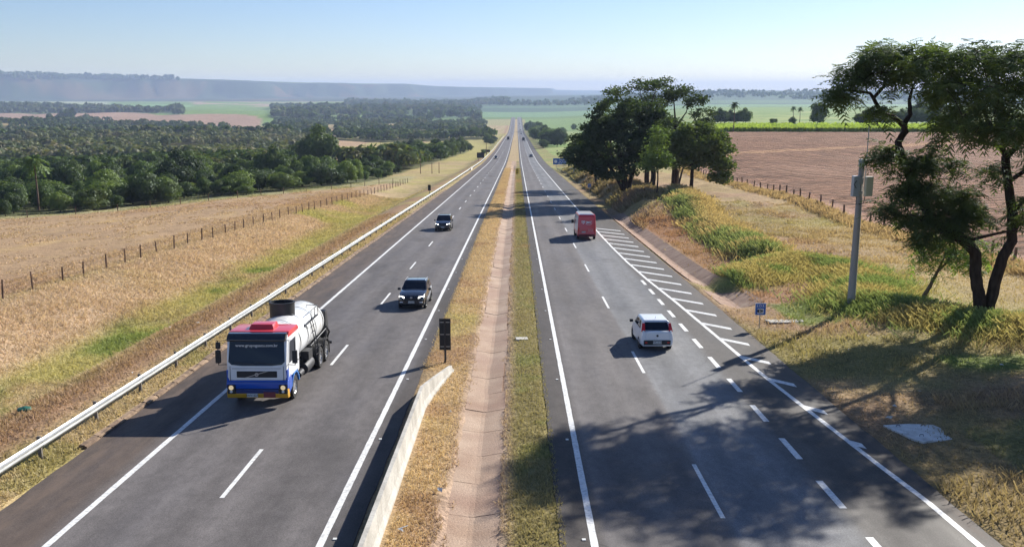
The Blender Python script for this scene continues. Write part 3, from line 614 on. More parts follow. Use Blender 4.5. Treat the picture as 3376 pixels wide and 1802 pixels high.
    for (x, z, a, b, n) in cl:
        for k in range(int(n*((1.25 if x > 22.6 else 1.9) if z > 8 else 1.9))):
            u = r.normal(size=3); u /= np.linalg.norm(u); u *= r.random()**.4
            dep = (4.8 if x > 20.5 else 2.6) if z > 8.3 else 1.9
            yc = 49-(2.0+2.4*float(sm(x, 22, 25)) if z > 8.3 else 0)+u[1]*dep; f_ = yc/49
            if z+u[2]*b > 12.75: continue
            cs.append(((x+u[0]*a)*f_, yc, 10.6+(z+u[2]*b-10.6)*f_))
    t = thing('near_tree', 'tall feathery dark tree with two leaning trunks at the right of the verge', 'tree', (26.4, 51.18, zb-.12))
    mb = branch_tree(sk, cs, .03); tr = mb.build('trunk', M['bark'], None, smooth=True); tr.parent = t; tr.location = (-26.4, -49, -zb)
    Cn = np.array(cs); nf = 12; P = np.repeat(Cn, nf, 0)+r.normal(0, .2, (len(Cn)*nf, 3)); D = r.normal(size=P.shape); D[:, 2] = D[:, 2]*.35+.05; D /= np.linalg.norm(D, axis=1, keepdims=True)
    L = .5+.5*r.random(len(P)); o = quads_obj('crown', fronds(P, D, L, r), M['leaf_near'], t); o.location = (-26.4, -49, -zb)
    return t
near_tree()
def second_near_tree():      # just outside the frame on the right: its shade lies over the verge
    r = np.random.default_rng(12); x0, y0 = 31.6, 48.6; zb = gz(x0, y0)
    t = thing('near_tree', 'feathery crown reaching in at the right edge beside the two-trunked tree', 'tree', (x0, y0, zb))
    sk = [([(0, 0, -.3), (.2, .1, 2.5), (-.3, 0, 5), (-.8, .3, 10.5)], [.3, .26, .2, .08]), ([(0, 0, 1.5), (1.2, .5, 4), (1.8, .2, 9.5)], [.2, .15, .07]), ([(-.3, 0, 5), (-2, -.5, 7), (-3.5, -1, 8)], [.15, .1, .04]), ([(-.3, 0, 5), (.8, -1.5, 7), (.5, -3, 8.5)], [.15, .1, .04])]
    cs = []
    for k in range(235):
        u = r.normal(size=3); u /= np.linalg.norm(u); u *= r.random()**.33; cs.append((u[0]*5.0-.3, u[1]*5.4, 10.6+u[2]*2.9-.06*(u[0]*5)**2*.3))
    branch_tree(sk, cs).build('trunk', M['bark'], t, smooth=True)
    Cn = np.array(cs); P = np.repeat(Cn, 14, 0)+r.normal(0, .25, (len(Cn)*14, 3)); D = r.normal(size=P.shape); D[:, 2] *= .35; D /= np.linalg.norm(D, axis=1, keepdims=True)
    quads_obj('crown', fronds(P, D, .5+.4*r.random(len(P)), r, nl=4), M['leaf_near'], t)
second_near_tree()
def small_leaning():
    r = np.random.default_rng(13); x0, y0 = 24.6, 55.5; zb = gz(x0, y0)
    t = thing('sapling', 'small leaning pale-barked tree with light leaves behind the near tree', 'tree', (x0, y0, zb))
    sk = [([(0, 0, -.2), (.55, 0, .9), (1.1, 0, 2.2), (1.5, .2, 3.0)], [.17, .13, .09, .05]), ([(1.0, 0, 2.0), (2, .3, 3.0), (3, .2, 3.8)], [.07, .05, .03])]
    cs = [(1.5+r.normal()*1.2, r.normal()*.8, 3.2+r.normal()*.6) for k in range(50)]
    branch_tree(sk, cs).build('trunk', M['bark_pale'], t, smooth=True)
    P = np.repeat(np.array(cs), 16, 0)+r.normal(0, .25, (800, 3)); D = r.normal(size=P.shape); D[:, 2] *= .4; D /= np.linalg.norm(D, axis=1, keepdims=True)
    quads_obj('crown', fronds(P, D, .35+.3*r.random(len(P)), r, nl=4), M['leaf_bright'], t)
small_leaning()
def clump_tree(name, label, x, y, lobes, trunk, matn, leaf=.26, per=60, dens=1.0, seed=1, cat='tree', group=None, bark='bark', fill=.35):
    """lobes: (dx, dy, dz, rx, rz, n) foliage masses round the base point; trunk: limbs in local metres"""
    r = np.random.default_rng(seed); zb = gz(x, y); t = thing(name, label, cat, (x, y, zb), (0, 0, 0), group); cs = []
    for (dx, dy, dz, rx, rz, n) in lobes:
        for k in range(int(n*dens*1.5)):
            u = r.normal(size=3); u /= np.linalg.norm(u); u *= (fill+(1-fill)*r.random())**.6; cs.append((dx+u[0]*rx, dy+u[1]*rx, dz+u[2]*rz))
    random.seed(seed); branch_tree(trunk, cs, .035).build('trunk', M[bark], t, smooth=True)
    Cn = np.array(cs); sp = r.normal(0, 1, (len(Cn)*per, 3))*np.array([.55, .55, .3]); P = np.repeat(Cn, per, 0)+sp
    quads_obj('crown', leaf_quads(P, leaf, r, .25), M[matn], t); return t
# the grove right of the road
clump_tree('grove_tree', 'biggest dark tree of the grove, many-stemmed, leaning over the cutting', 17.8, 147.5,
    [(-2.5, 0, 13, 3.6, 3.0, 26), (-4.5, 0, 10.5, 3.2, 2.0, 20), (1.5, 1, 12, 4.0, 3.2, 34), (-1, 0, 8, 5.0, 2.6, 44), (-7, -1, 8.2, 2.6, 1.7, 16), (-8.0, 0, 6.6, 2.8, 1.6, 18), (-5, 1, 4.8, 3.0, 1.4, 20), (3, 0, 7.5, 4, 2.8, 32), (-2, -1, 4.2, 4.2, 1.6, 26), (4.5, 1, 11.5, 3, 3, 20)],
    [([(0, 0, -.4), (-.2, 0, 2.5), (-1, 0, 6), (-2.2, 0, 11)], [.5, .42, .3, .1]), ([(.3, .2, -.3), (1, .3, 3), (2.2, .6, 7), (2, 1, 12)], [.4, .35, .25, .08]), ([(-.3, 0, .2), (-1.6, -.2, 3), (-4, 0, 6), (-6.5, 0, 8)], [.34, .28, .2, .06]), ([(-.2, 0, .6), (-.9, .5, 4), (-4.5, 1, 9.5)], [.25, .2, .06]), ([(-1.6, -.2, 3), (-5, 0, 4.5), (-8, 0, 6)], [.2, .14, .05])], 'leaf_dark', .27, 62, 1.0, 21)
clump_tree('grove_tree', 'tall airy tree with thin brownish top rising behind the grove', 24.8, 172,
    [(-1.5, 0, 18.3, 3.0, 1.1, 15), (-6, 0, 17.2, 3.2, .9, 12), (1.8, 0, 18.6, 2.6, 1.3, 14), (0, 0, 15.5, 4.4, 1.4, 12), (0, 0, 11, 4.5, 3, 30), (-3, 0, 14.6, 3, 1.2, 10)],
    [([(0, 0, -.4), (0, 0, 5), (-.4, 0, 10), (0, 0, 14), (1.2, 0, 17.6)], [.5, .42, .3, .18, .06]), ([(-.4, 0, 10), (-3, 0, 13.5), (-6, 0, 16.6)], [.2, .13, .05]), ([(0, 0, 13), (-1.5, 0, 16), (-2, 0, 18)], [.14, .08, .04])], 'leaf_dark', .24, 34, 1.0, 22)
clump_tree('grove_tree', 'tall domed open-branched tree on the right side of the grove', 30.5, 176,
    [(0, 0, 18, 3.4, 1.2, 20), (-3, 0, 16.6, 2.8, 1.3, 14), (3.4, 0, 16.2, 2.6, 1.3, 14), (5.4, 0, 13.4, 2.2, 1.8, 15), (-4.4, 0, 13.5, 2.4, 2, 18), (5, 0, 10.4, 2.6, 1.2, 10), (-2, 0, 11, 3.5, 2.4, 26), (1, 0, 8.6, 3.5, 1.6, 20), (6.5, 0, 9, 2, 1, 7)],
    [([(0, 0, -.4), (.2, 0, 4), (.1, 0, 8), (0, 0, 12), (-.5, 0, 17)], [.5, .45, .36, .22, .06]), ([(.1, 0, 8), (2.5, 0, 11), (4.8, 0, 14)], [.24, .15, .05]), ([(0, 0, 11), (2, 0, 14), (2.8, 0, 17)], [.18, .1, .04]), ([(.1, 0, 7.5), (4, 0, 9), (6.5, 0, 10)], [.16, .1, .04]), ([(0, 0, 9), (-2.5, 0, 12), (-3.6, 0, 15.5)], [.2, .13, .05])], 'leaf_dark', .24, 44, 1.0, 23)
clump_tree('grove_tree', 'round-crowned dark tree with one straight trunk at the right end of the grove', 27.6, 143,
    [(.6, 0, 8.6, 4.4, 2.8, 62), (3.4, 0, 7, 3.0, 2.6, 34), (-2.6, 0, 7.6, 3.2, 2.5, 34), (4.6, 0, 4.4, 1.8, 1.4, 14), (-.5, 0, 5.6, 3.6, 1.4, 26), (4.2, 0, 2.6, 1.4, .6, 7)],
    [([(0, 0, -.3), (.05, 0, 2), (0, 0, 4.5), (.3, 0, 7), (.6, 0, 9.5)], [.34, .3, .26, .16, .05]), ([(0, 0, 4.2), (2, 0, 5.6), (3.8, 0, 7)], [.16, .1, .04]), ([(0, 0, 4.4), (-1.8, 0, 6), (-3, 0, 7.5)], [.16, .1, .04])], 'leaf_dark', .26, 58, 1.1, 24)
clump_tree('grove_tree', 'slim young tree with pale green leaves in the middle of the grove', 20.6, 133,
    [(-.6, -1, 8.6, 1.2, 1.3, 9), (-.8, -1, 6.5, 1.5, 1.2, 11), (-1.2, -1, 4.6, 1.7, .9, 10), (.6, -1, 5.2, 1.2, 1.0, 6)], [([(0, 0, -.2), (.1, 0, 2), (0, -.3, 4), (-.4, -1, 8.8)], [.13, .11, .09, .03])], 'wood_mid', .2, 50, 1.0, 25)
clump_tree('grove_tree', 'low thick-trunked tree standing at the back of the grove clearing', 24.6, 163,
    [(0, 0, 7, 3.0, 2, 28), (-1, 0, 4.8, 2.4, 1.0, 16), (1.5, 0, 5, 2, 1, 12)], [([(0, 0, -.3), (0, 0, 2.5), (-.3, 0, 5), (0, 0, 8)], [.5, .44, .3, .08])], 'leaf_mid', .24, 55, 1.0, 26)
clump_tree('grove_tree', 'leaning tree between the clearing and the round-crowned tree', 30.2, 168,
    [(1, 0, 8, 3.2, 2.4, 32), (-1.5, 0, 6, 2.4, 1.4, 18)], [([(0, 0, -.3), (-.5, 0, 2.5), (-1, 0, 5), (0, 0, 8)], [.42, .36, .24, .06]), ([(-.1, 0, .3), (.5, 0, 3), (1.6, 0, 7)], [.2, .16, .05])], 'leaf_dark', .24, 55, 1.0, 27)
clump_tree('grove_tree', 'thin pale-trunked tree just left of the round-crowned tree', 26.9, 152,
    [(.5, 0, 5.2, 2.0, 1.2, 14), (-.8, 0, 6.8, 1.8, 1.4, 12)], [([(0, 0, -.2), (.15, 0, 2), (.4, 0, 4), (0, 0, 7)], [.15, .13, .1, .04])], 'leaf_mid', .2, 50, 1.0, 28, bark='bark_pale')
clump_tree('grove_tree', 'bright-leaved tree at the left foot of the grove above the blue board', 13.8+2.6, 185,
    [(-1.5, 0, 8.4, 3, 2.0, 22), (.5, 0, 6, 3.5, 1.5, 20), (-3.5, 0, 5, 2.4, 1.4, 14)], [([(0, 0, -.3), (-.3, 0, 3), (-1, 0, 6), (-1.5, 0, 9)], [.3, .25, .16, .05])], 'wood_mid', .26, 50, 1.0, 29)
clump_tree('grove_tree', 'slender twin-stemmed tree hidden at the back left of the grove', 21.0, 200,
    [(0, 0, 12, 4.5, 3, 40), (-4, 0, 9, 3, 2, 20)], [([(0, 0, -.3), (0, 0, 4), (-.5, 0, 9), (0, 0, 13)], [.4, .35, .25, .06])], 'leaf_dark', .3, 45, 1.0, 30)
# palms
def palm(name, label, x, y, h, fr=2.6, seed=1, droop=.6, group=None, sc=1.0):
    r = np.random.default_rng(seed); zb = gz(x, y); t = thing(name, label, 'palm tree', (x, y, zb), (0, 0, 0), group)
    MB().tube([(0, 0, -.3), (.1, 0, h*.35), (.05, .1, h*.7), (0, 0, h)], [.24, .19, .16, .14], 8).build('trunk', M['bark_pale'], t, smooth=True)
    n = 26; a = np.linspace(0, 6.283*2.6, n)+r.random(n)*.4; el = np.linspace(1.25, -.7, n)+r.normal(0, .1, n); Qs = []
    for k in range(n):
        d = np.array([math.cos(a[k])*math.cos(el[k]), math.sin(a[k])*math.cos(el[k]), math.sin(el[k])]); sd_ = np.array([-math.sin(a[k]), math.cos(a[k]), 0.]); L = fr*(.85+.3*r.random()); p = np.array([0, 0, h]); prev = None
        for i in range(9):
            tt = i/8; q = p+d*L*tt-np.array([0, 0, 1])*L*droop*tt*tt
            if prev is not None:
                for s in (-1, 1):
                    wl = L*.24*math.sin(math.pi*min(1, tt*.9+.1))+.05; tip = (prev+q)/2+sd_*s*wl-np.array([0, 0, wl*.55])+d*.1; Qs.append([prev, q, tip+d*.08, tip])
            prev = q
    quads_obj('crown', np.array(Qs), M['leaf_mid'], t); return t
palm('palm_tree', 'palm with drooping fronds standing at the left forest edge', -98.5, 184, 10.5, 3.4, 5, .8)
palm('palm_tree', 'tall thin palm rising from the edge of the cane field', 84, 352, 10.6, 2.3, 6, .7)
palm('palm_tree', 'left palm of the pair in the green meadow', 182.5, 600, 9.5, 2.5, 7, .6, 'pair of palms in the green meadow'); palm('palm_tree', 'right palm of the pair in the green meadow', 187.6, 602, 9.0, 2.5, 8, .6, 'pair of palms in the green meadow')
# ------------------------------------------------------------------ forest trees: prototypes, then individuals
def blob_core(r, lobes, sub=2):
    bm = bmesh.new()
    for (x, y, z, a, b) in lobes:
        k = len(bm.verts); res = bmesh.ops.create_icosphere(bm, subdivisions=sub, radius=1)
        for v in res['verts']:
            s = 1+.22*(fbm(np.array([v.co.x*1.7+x*3]), np.array([v.co.y*1.7+v.co.z*2.3+z]), 91, 3)[0]-.5)*2; v.co = Vector((v.co.x*a*s+x, v.co.y*a*s+y, v.co.z*b*s+z))
    return bm
def forest_proto(seed, H, W, nl, leaf, nq, matn, coremat, trunk_h=.3):
    r = np.random.default_rng(seed); lobes = []
    for k in range(nl):
        a = k*2.4+r.random(); q = W*.5*math.sqrt((k+.3)/nl)*.9; zz = H*(.56+.24*r.random()-.22*(q/(W*.5))); lobes.append((q*math.cos(a), q*math.sin(a), zz, W*(.17+.10*r.random()), H*(.15+.09*r.random())))
    lobes.append((0, 0, H*.42, W*.38, H*.36)); lobes += [(W*.26*math.cos(q), W*.26*math.sin(q), H*.2, W*.2, H*.2) for q in (0, 2.1, 4.2)]; bm = blob_core(r, lobes); core = bpy.data.meshes.new('crown'); bm.to_mesh(core); bm.free()
    P = []; Nn = []
    ar = np.array([l[3]*l[4] for l in lobes]); ch = r.choice(len(lobes), nq, p=ar/ar.sum())
    u = r.normal(size=(nq, 3)); u /= np.linalg.norm(u, axis=1, keepdims=True); u[:, 2] = np.where(u[:, 2] < -.35, -u[:, 2], u[:, 2]); Lb = np.array(lobes)[ch]
    P = Lb[:, :3]+u*np.stack([Lb[:, 3], Lb[:, 3], Lb[:, 4]], 1)*(.86+.36*r.random((nq, 1)))
    Qd = leaf_quads(P, leaf, r, 0, u).reshape(-1, 3)
    cv = np.array([v.co for v in core.vertices]); cv = (cv-np.array([0, 0, H*.5]))*.82+np.array([0, 0, H*.5]); cf = [tuple(p.vertices) for p in core.polygons]
    me = bpy.data.meshes.new('crown'); me.from_pydata(np.concatenate([cv, Qd]).tolist(), [], cf+[tuple(range(len(cv)+4*i, len(cv)+4*i+4)) for i in range(nq)])
    me.materials.append(M[matn]); tk = MB().tube([(0, 0, -.5), (.1, 0, H*trunk_h), (0, 0, H*.55)], [.22, .18, .1], 6); tm = tk.build('trunk', M['bark']); tme = tm.data; bpy.data.objects.remove(tm)
    return me, tme
PR = [forest_proto(101, 9.5, 9, 7, 0.28, 3610, 'wood_mid', 0), forest_proto(102, 8, 8, 6, 0.25, 3230, 'wood_dark', 0), forest_proto(103, 10.5, 7, 6, 0.26, 3230, 'wood_mid', 0),
      forest_proto(104, 6.5, 8, 6, 0.24, 2090, 'leaf_light', 0), forest_proto(105, 11, 10, 8, 0.30, 4180, 'wood_dark', 0), forest_proto(106, 8, 6, 5, 0.22, 2660, 'wood_mid', 0)]
def put_tree(k, x, y, s, rz, label, group, name='forest_tree', sz=1.0):
    z = gz(x, y); t = thing(name, label, 'tree', (x, y, z), (0, 0, rz), group); t.scale = (s, s, s*sz)
    cr = bpy.data.objects.new('crown', PR[k][0]); COL.objects.link(cr); cr.parent = t; tr = bpy.data.objects.new('trunk', PR[k][1]); COL.objects.link(tr); tr.parent = t; return t
def scatter(n, x0, x1, y0, y1, mind, r, cond):
    out = []; tries = 0
    while len(out) < n and tries < n*60:
        tries += 1; x = r.uniform(x0, x1); y = r.uniform(y0, y1)
        if not cond(x, y): continue
        if any((x-a)**2+(y-b)**2 < (mind*(1+y/900))**2 for a, b in out): continue
        out.append((x, y))
    return out
r = np.random.default_rng(300)
inw = lambda x, y: float(wood(np.array([x]), np.array([y]))[0]) > .5 and x/y > -.64
pts = scatter(285, -215, -28, 160, 330, 3.7, r, inw)
kinds = ['broad mid-green tree in the dense wood left of the pasture', 'dark low-crowned tree in the dense wood left of the pasture', 'upright mid-green tree in the dense wood left of the pasture', 'low pale green tree in the dense wood left of the pasture',
         'large dark spreading tree in the dense wood left of the pasture', 'small narrow tree in the dense wood left of the pasture']
for (x, y) in pts:
    k = int(r.choice(6, p=[.24, .22, .14, .18, .08, .14])); s = r.uniform(.5, 1.05)*(1 if y > 190 else .82)*(.74 if x/y > -.215 else 1); put_tree(k, x, y, s, r.uniform(0, 6.28), kinds[k], 'trees of the dense wood left of the pasture', sz=r.uniform(.7, 1.15))
put_tree(4, -82, 372, 1.75, 1.0, 'very large round dark tree standing above the dense wood', None, 'round_tree', 1.05)
for (x, y) in scatter(46, -100, -28, 470, 645, 5.5, r, inw):
    k = int(r.choice([0, 1, 4, 2])); put_tree(k, x, y, r.uniform(.75, 1.1), r.uniform(0, 6.28), ['broad tree', 'dark low tree', 'tall upright tree', '', 'big dark tree'][k]+' of the grove beside the yellow field', 'grove beside the yellow field')
# row of trees along the right side of the road far ahead
rr_ = [(19, 640, 1, .9), (23, 690, 4, 1.0), (29, 730, 0, 1.2), (26, 800, 4, 1.2), (33, 850, 1, 1.3), (24, 900, 0, 1.0), (30, 960, 4, 1.2), (24, 1040, 1, 1.2), (30, 1120, 4, 1.5), (24, 1230, 0, 1.3), (34, 1320, 4, 1.6), (26, 1480, 2, 1.9)]
rr_ += [(18+r.uniform(0, 16), yy, int(r.choice([0, 1, 4, 2])), r.uniform(.9, 1.25)+yy/2600) for yy in np.linspace(660, 1560, 22)]
for (x, y, k, s) in rr_: put_tree(k, x, y, s, r.uniform(0, 6), 'dark roadside tree in the row right of the road far ahead', 'row of trees right of the road far ahead', 'roadside_tree')
# single trees and clumps out in the fields on the right
fx_ = [('field_tree', 'wide field tree right of the two palms above the cane', 163, 492, 2, 1.35), ('field_tree', 'shrubby small tree at the foot of the wide field tree', 150, 494, 5, .7), ('field_bush', 'low round bush alone in the green meadow', 147, 520, 3, .62)]
for nm, lb, x, y, k, s in fx_: put_tree(k, x, y, s, .6, lb, None, nm)
for i in range(9): put_tree([1, 4, 0][i % 3], 126+i*2.3+r.uniform(-1, 1), 575+r.uniform(-4, 4), r.uniform(.7, .95), r.uniform(0, 6), 'dark tree of the clump behind the thin cane-field palm', 'clump behind the thin cane-field palm', 'field_tree')
for i in range(14): put_tree([1, 4, 0][i % 3], 196+i*3.6, 520+r.uniform(-8, 8), r.uniform(.75, 1.05)*(1+.5*(i > 8)), r.uniform(0, 6), 'dark tree of the long clump behind the near tree', 'long dark clump seen through the near tree', 'field_tree')
for (x, y, s) in [(60, 1180, 1.2), (95, 1500, 1.3), (42, 760, .7), (24.5, 430, .55), (22, 395, .5), (28, 470, .6), (20.5, 350, .5)]: put_tree(int(r.choice([0, 2, 5])), x, y, s, r.uniform(0, 6), {1180: 'lone tree in the green meadow left of the grove', 1500: 'small far lone tree on the pale green slope', 760: 'thin tree on the green slope beyond the blue board', 430: 'bush on the yellow-green bank behind the blue board', 395: 'scrubby bush nearer the blue board', 470: 'taller bush on the bank beyond the blue board', 350: 'small bush by the right guardrail'}[y], None, 'bush' if s < .65 else 'lone_tree')
for (x, y, s, lb) in [(-140, 705, .6, 'bare reddish bush alone in the yellow field'), (-20.5, 560, .5, 'small dark tree beside the left verge far ahead'), (-60, 720, .4, 'little shrub on the yellow field')]: put_tree(3, x, y, s, 1, lb, None, 'lone_tree')
for (x, y, s) in [(-23, 800, .9), (-27, 835, 1.1), (-23, 870, 1.0), (-29, 900, 1.1)]: put_tree(1, x, y, s, r.uniform(0, 6), 'grey-green tree of the small clump left of the road far ahead', 'small clump left of the road far ahead', 'roadside_tree')
# far woods: uncountable masses, small crowns of leaf clumps joined
def far_wood(name, label, n, x0, x1, y0, y1, cond, seed, h=(7, 11), nq=46, leafs=1.25, cols=((.03, .05, .02), (.07, .10, .035), (.11, .10, .05))):
    r = np.random.default_rng(seed); m = n*4; 
    Y = y0+(y1-y0)*r.random(m); X = x0*Y+(x1-x0)*Y*r.random(m); k = cond(X, Y); X, Y = X[k][:n], Y[k][:n]; m = len(X); H = h[0]+(h[1]-h[0])*r.random(m); H *= .6+.8*fbm(X/70, Y/70, seed); W = H*(.75+.5*r.random(m)); Z = height(X, Y)
    u = r.normal(size=(m, nq, 3)); u /= np.linalg.norm(u, axis=2, keepdims=True); u[..., 2] = np.where(u[..., 2] < -.2, -u[..., 2], u[..., 2]); q = .75+.3*r.random((m, nq, 1))
    P = np.stack([X, Y, Z+H*.5], -1)[:, None, :]+u*q*np.stack([W*.5, W*.5, H*.5], -1)[:, None, :]
    sz = leafs*(W/9)[:, None]*np.ones(nq); P = P.reshape(-1, 3); nn = u.reshape(-1, 3); s = sz.ravel()
    nn = nn+r.normal(0, .4, nn.shape); nn /= np.linalg.norm(nn, axis=1, keepdims=True); a, b0 = rot_basis(r, len(P)); b = np.cross(nn, a); b /= np.linalg.norm(b, axis=1, keepdims=True)+1e-9; a = np.cross(b, nn); ss = (s*(.6+.8*r.random(len(P))))[:, None]
    Q = np.stack([P-a*ss, P-b*ss*.8, P+a*ss, P+b*ss*.8], 1); c = np.array(cols); f = r.random(m)*.7+.6*(fbm(X/90, Y/90, seed+5)-.3); f = np.clip(f, 0, .999)*2
    i = np.minimum(f.astype(int), 1); fr = (f-i)[:, None]; cc = c[i]*(1-fr)+c[i+1]*fr; cc = np.repeat(cc, nq, 0)*(.95+.7*r.random((len(P), 1)))
    o = quads_obj(name, Q, M['leaf_attr'], None, np.repeat(cc, 4, 0)); return tag(o, label, 'woods', None, 'stuff')
W_ = lambda X, Y: wood(X, Y) > .5
far_wood('woodland', 'hazy woodland filling the slope behind the dense wood', 1500, -.66, -.02, 340, 480, lambda X, Y: W_(X, Y) & ~((X > -95) & (X < -68) & (Y > 340)), 401, (5, 8.5), nq=90, leafs=.95)
far_wood('woodland', 'grey-green scrub woodland over the left middle distance', 3000, -.64, -.15, 480, 1000, lambda X, Y: W_(X, Y) & ((X/Y < -.2) | (Y > 700)), 402, (5, 10), 52, 1.15, ((.055, .07, .04), (.115, .13, .07), (.20, .17, .12)))
far_wood('woodland', 'bluish tree belts crossing the valley floor', 3200, -.64, -.03, 1000, 2400, W_, 403, (8, 13), 36, 1.7)
far_wood('woodland', 'far blue tree belts below the ridge', 2300, -.64, -.0, 2200, 5300, W_, 404, (11, 18), 18, 4.2)
far_wood('woodland', 'dark tree belts on the hazy hills beyond the green meadow', 1300, -.03, .62, 3300, 5200, lambda X, Y: fbm(X/900, Y/260, 66) > .53, 406, (9, 15), 14, 4.2)
far_wood('ridge_trees', 'tree line along the top edge of the left ridge', 900, -.62, -.36, 6300, 7500, lambda X, Y: (height(X, Y) > 75), 405, (14, 26), 12, 7)
# ------------------------------------------------------------------ vehicle and furniture materials
M['white'] = mat('white_enamel', (.78, .79, .80), .28, coat=.6); M['red'] = mat('red_enamel', (.62, .035, .045), .3, coat=.6); M['blue'] = mat('blue_enamel', (.012, .09, .48), .3, coat=.6)
M['yellow'] = mat('yellow_enamel', (.62, .33, .02), .4, coat=.3); M['black'] = mat('black_plastic', (.018, .018, .02), .5); M['blackcar'] = mat('black_enamel', (.012, .014, .02), .2, coat=1.0); M['greycar'] = mat('grey_enamel', (.10, .12, .16), .25, .3, coat=.8)
M['silver'] = mat('silver_enamel', (.5, .52, .55), .3, .4, coat=.6); M['glass'] = mat('dark_glass', (.008, .013, .024), .05, spec=.35); M['tyre'] = mat('tyre_rubber', (.018, .017, .017), .85); M['rim'] = mat('wheel_rim', (.45, .45, .46), .35, .8)
M['lamp'] = mat('lit_headlamp', (.9, .9, .9), .1, emit=(1, .97, .9), estr=4.5); M['lampw'] = mat('warm_headlamp', (.8, .65, .4), .2, emit=(1, .75, .4), estr=.25); M['tail'] = mat('tail_lamp', (.6, .01, .01), .2, coat=.8); M['plate'] = mat('plate_white', (.7, .7, .68), .5)
M['ink'] = mat('dark_ink', (.02, .02, .025), .6); M['wht'] = mat('white_print', (.8, .8, .8), .5); M['tank'] = mat('tank_white', (.70, .70, .67), .38, coat=.3); t = NT(M['tank']); t.l(t.mixc(1.0, (.78, .79, .80), t.mixc(1.0, t.ramp(t.noise(2.2, 6, t.scale(1.5, 1.5, .5)), [(.33, (.80, .76, .70)), (.5, (1.0, 1.0, 1.0))]), t.ramp(t.noise(.9, 3), [(.3, .85), (.6, 1.0)]), 'MULTIPLY'), 'MULTIPLY'), t.b.inputs[0]); M['tankrib'] = M['tank']; M['steel'] = mat('dark_steel', (.045, .045, .05), .5, .5)
M['galv'] = mat('galvanised', (.55, .57, .58), .42, .55); t = NT(M['galv']); t.l(t.ramp(t.noise(3, 4, t.scale(1, .4, 3)), [(.3, (.30, .31, .31)), (.7, (.48, .49, .48))]), t.b.inputs[0])
M['conc'] = mat('concrete', (.5, .48, .44), .9); t = NT(M['conc']); c_ = t.mixc(1.0, t.ramp(t.noise(1.5, 6, t.scale(1, 1, .5)), [(.3, (.36, .34, .30)), (.7, (.56, .54, .49))]), t.ramp(t.noise(14, 4), [(.3, .8), (.7, 1.12)]), 'MULTIPLY'); t.l(c_, t.b.inputs[0]); t.bump(t.noise(20, 4), .3, .01)
M['signblue'] = mat('sign_blue', (.015, .11, .42), .45); M['signback'] = mat('sign_back', (.02, .022, .024), .7); M['dirty'] = mat('road_grime', (.07, .055, .045), .8); M['box'] = mat('cabinet_beige', (.52, .50, .38), .5); M['boxg'] = mat('cabinet_grey', (.36, .40, .44), .45, .3); M['wire'] = mat('fence_wire', (.12, .11, .10), .6, .5)
M['signyel'] = mat('sign_yellow', (.62, .45, .02), .5); M['paper'] = mat('litter_white', (.65, .65, .62), .8); M['greenp'] = mat('green_plastic', (.02, .12, .08), .5)
def lettering(txt, size, parent, loc, rot, m, name='lettering', sx=1.0):
    cu = bpy.data.curves.new('t', 'FONT'); cu.body = txt; cu.size = size; cu.align_x = 'CENTER'; cu.align_y = 'CENTER'; cu.extrude = .002; cu.resolution_u = 2; cu.offset = size*.012
    o = bpy.data.objects.new('t', cu); COL.objects.link(o); me = bpy.data.meshes.new_from_object(o.evaluated_get(bpy.context.evaluated_depsgraph_get())); bpy.data.objects.remove(o); me.materials.clear()
    q = new_obj(name, me, parent, m); q.location = loc; q.rotation_euler = rot; q.scale = (sx, 1, 1); return q
FRONT, BACK = (R(90), 0, R(180)), (R(90), 0, 0)     # text readable from +y / from -y
_wc = {}
def wheel(parent, x, y, rad, wd, side, dual=False, name='wheel'):
    key = (rad, wd, dual)
    if key not in _wc:
        T = MB(); 
        for c in ((-.16, .16) if dual else (0,)):
            T.lathe([(rad*.62, -wd/2+c), (rad*.93, -wd/2+c), (rad, -wd*.32+c), (rad, wd*.32+c), (rad*.93, wd/2+c), (rad*.62, wd/2+c)], 24, 'x', closed=True)
        a = T.build('wheel', M['tyre'], smooth=True); Rm = MB(); e = wd/2+(.16 if dual else 0)
        if dual: Rm.lathe([(rad*.62, -e), (rad*.62, e-.02), (rad*.5, e-.14), (rad*.3, e-.15), (rad*.2, e-.03), (0.01, e-.03)], 20, 'x')
        else: Rm.lathe([(rad*.63, -e+.02), (rad*.63, e-.01), (rad*.52, e-.05), (rad*.2, e-.03), (.01, e-.025)], 20, 'x')
        for k in range(8 if rad > .4 else 5):
            q = 2*math.pi*k/(8 if rad > .4 else 5); cy, cz = rad*.42*math.cos(q), rad*.42*math.sin(q); s_ = rad*.06; Rm.cur = 0; Rm.box(e-.06-(.08 if dual else 0), e-.018, cy-s_, cy+s_, cz-s_, cz+s_)
        b = Rm.build('rim', M['rim']); _wc[key] = (a.data, b.data); bpy.data.objects.remove(a); bpy.data.objects.remove(b)
    w_ = bpy.data.objects.new(name, _wc[key][0]); COL.objects.link(w_); w_.parent = parent; w_.location = (x, y, rad); w_.rotation_euler = (0, 0, 0 if side > 0 else math.pi)
    rm = bpy.data.objects.new('rim', _wc[key][1]); COL.objects.link(rm); rm.parent = w_; return w_
SL = math.atan(.0554)
def vehicle(name, label, cat, x, y, toward, yaw=0):
    s_ = math.atan((float(zr(y+2))-float(zr(y-2)))/4); t_ = thing(name, label, cat, (x, y, float(zr(y))+.03)); 
    m = Matrix.Rotation(s_, 4, 'X') @ Matrix.Rotation((math.pi if toward else 0)+yaw, 4, 'Z'); t_.rotation_euler = m.to_euler(); return t_
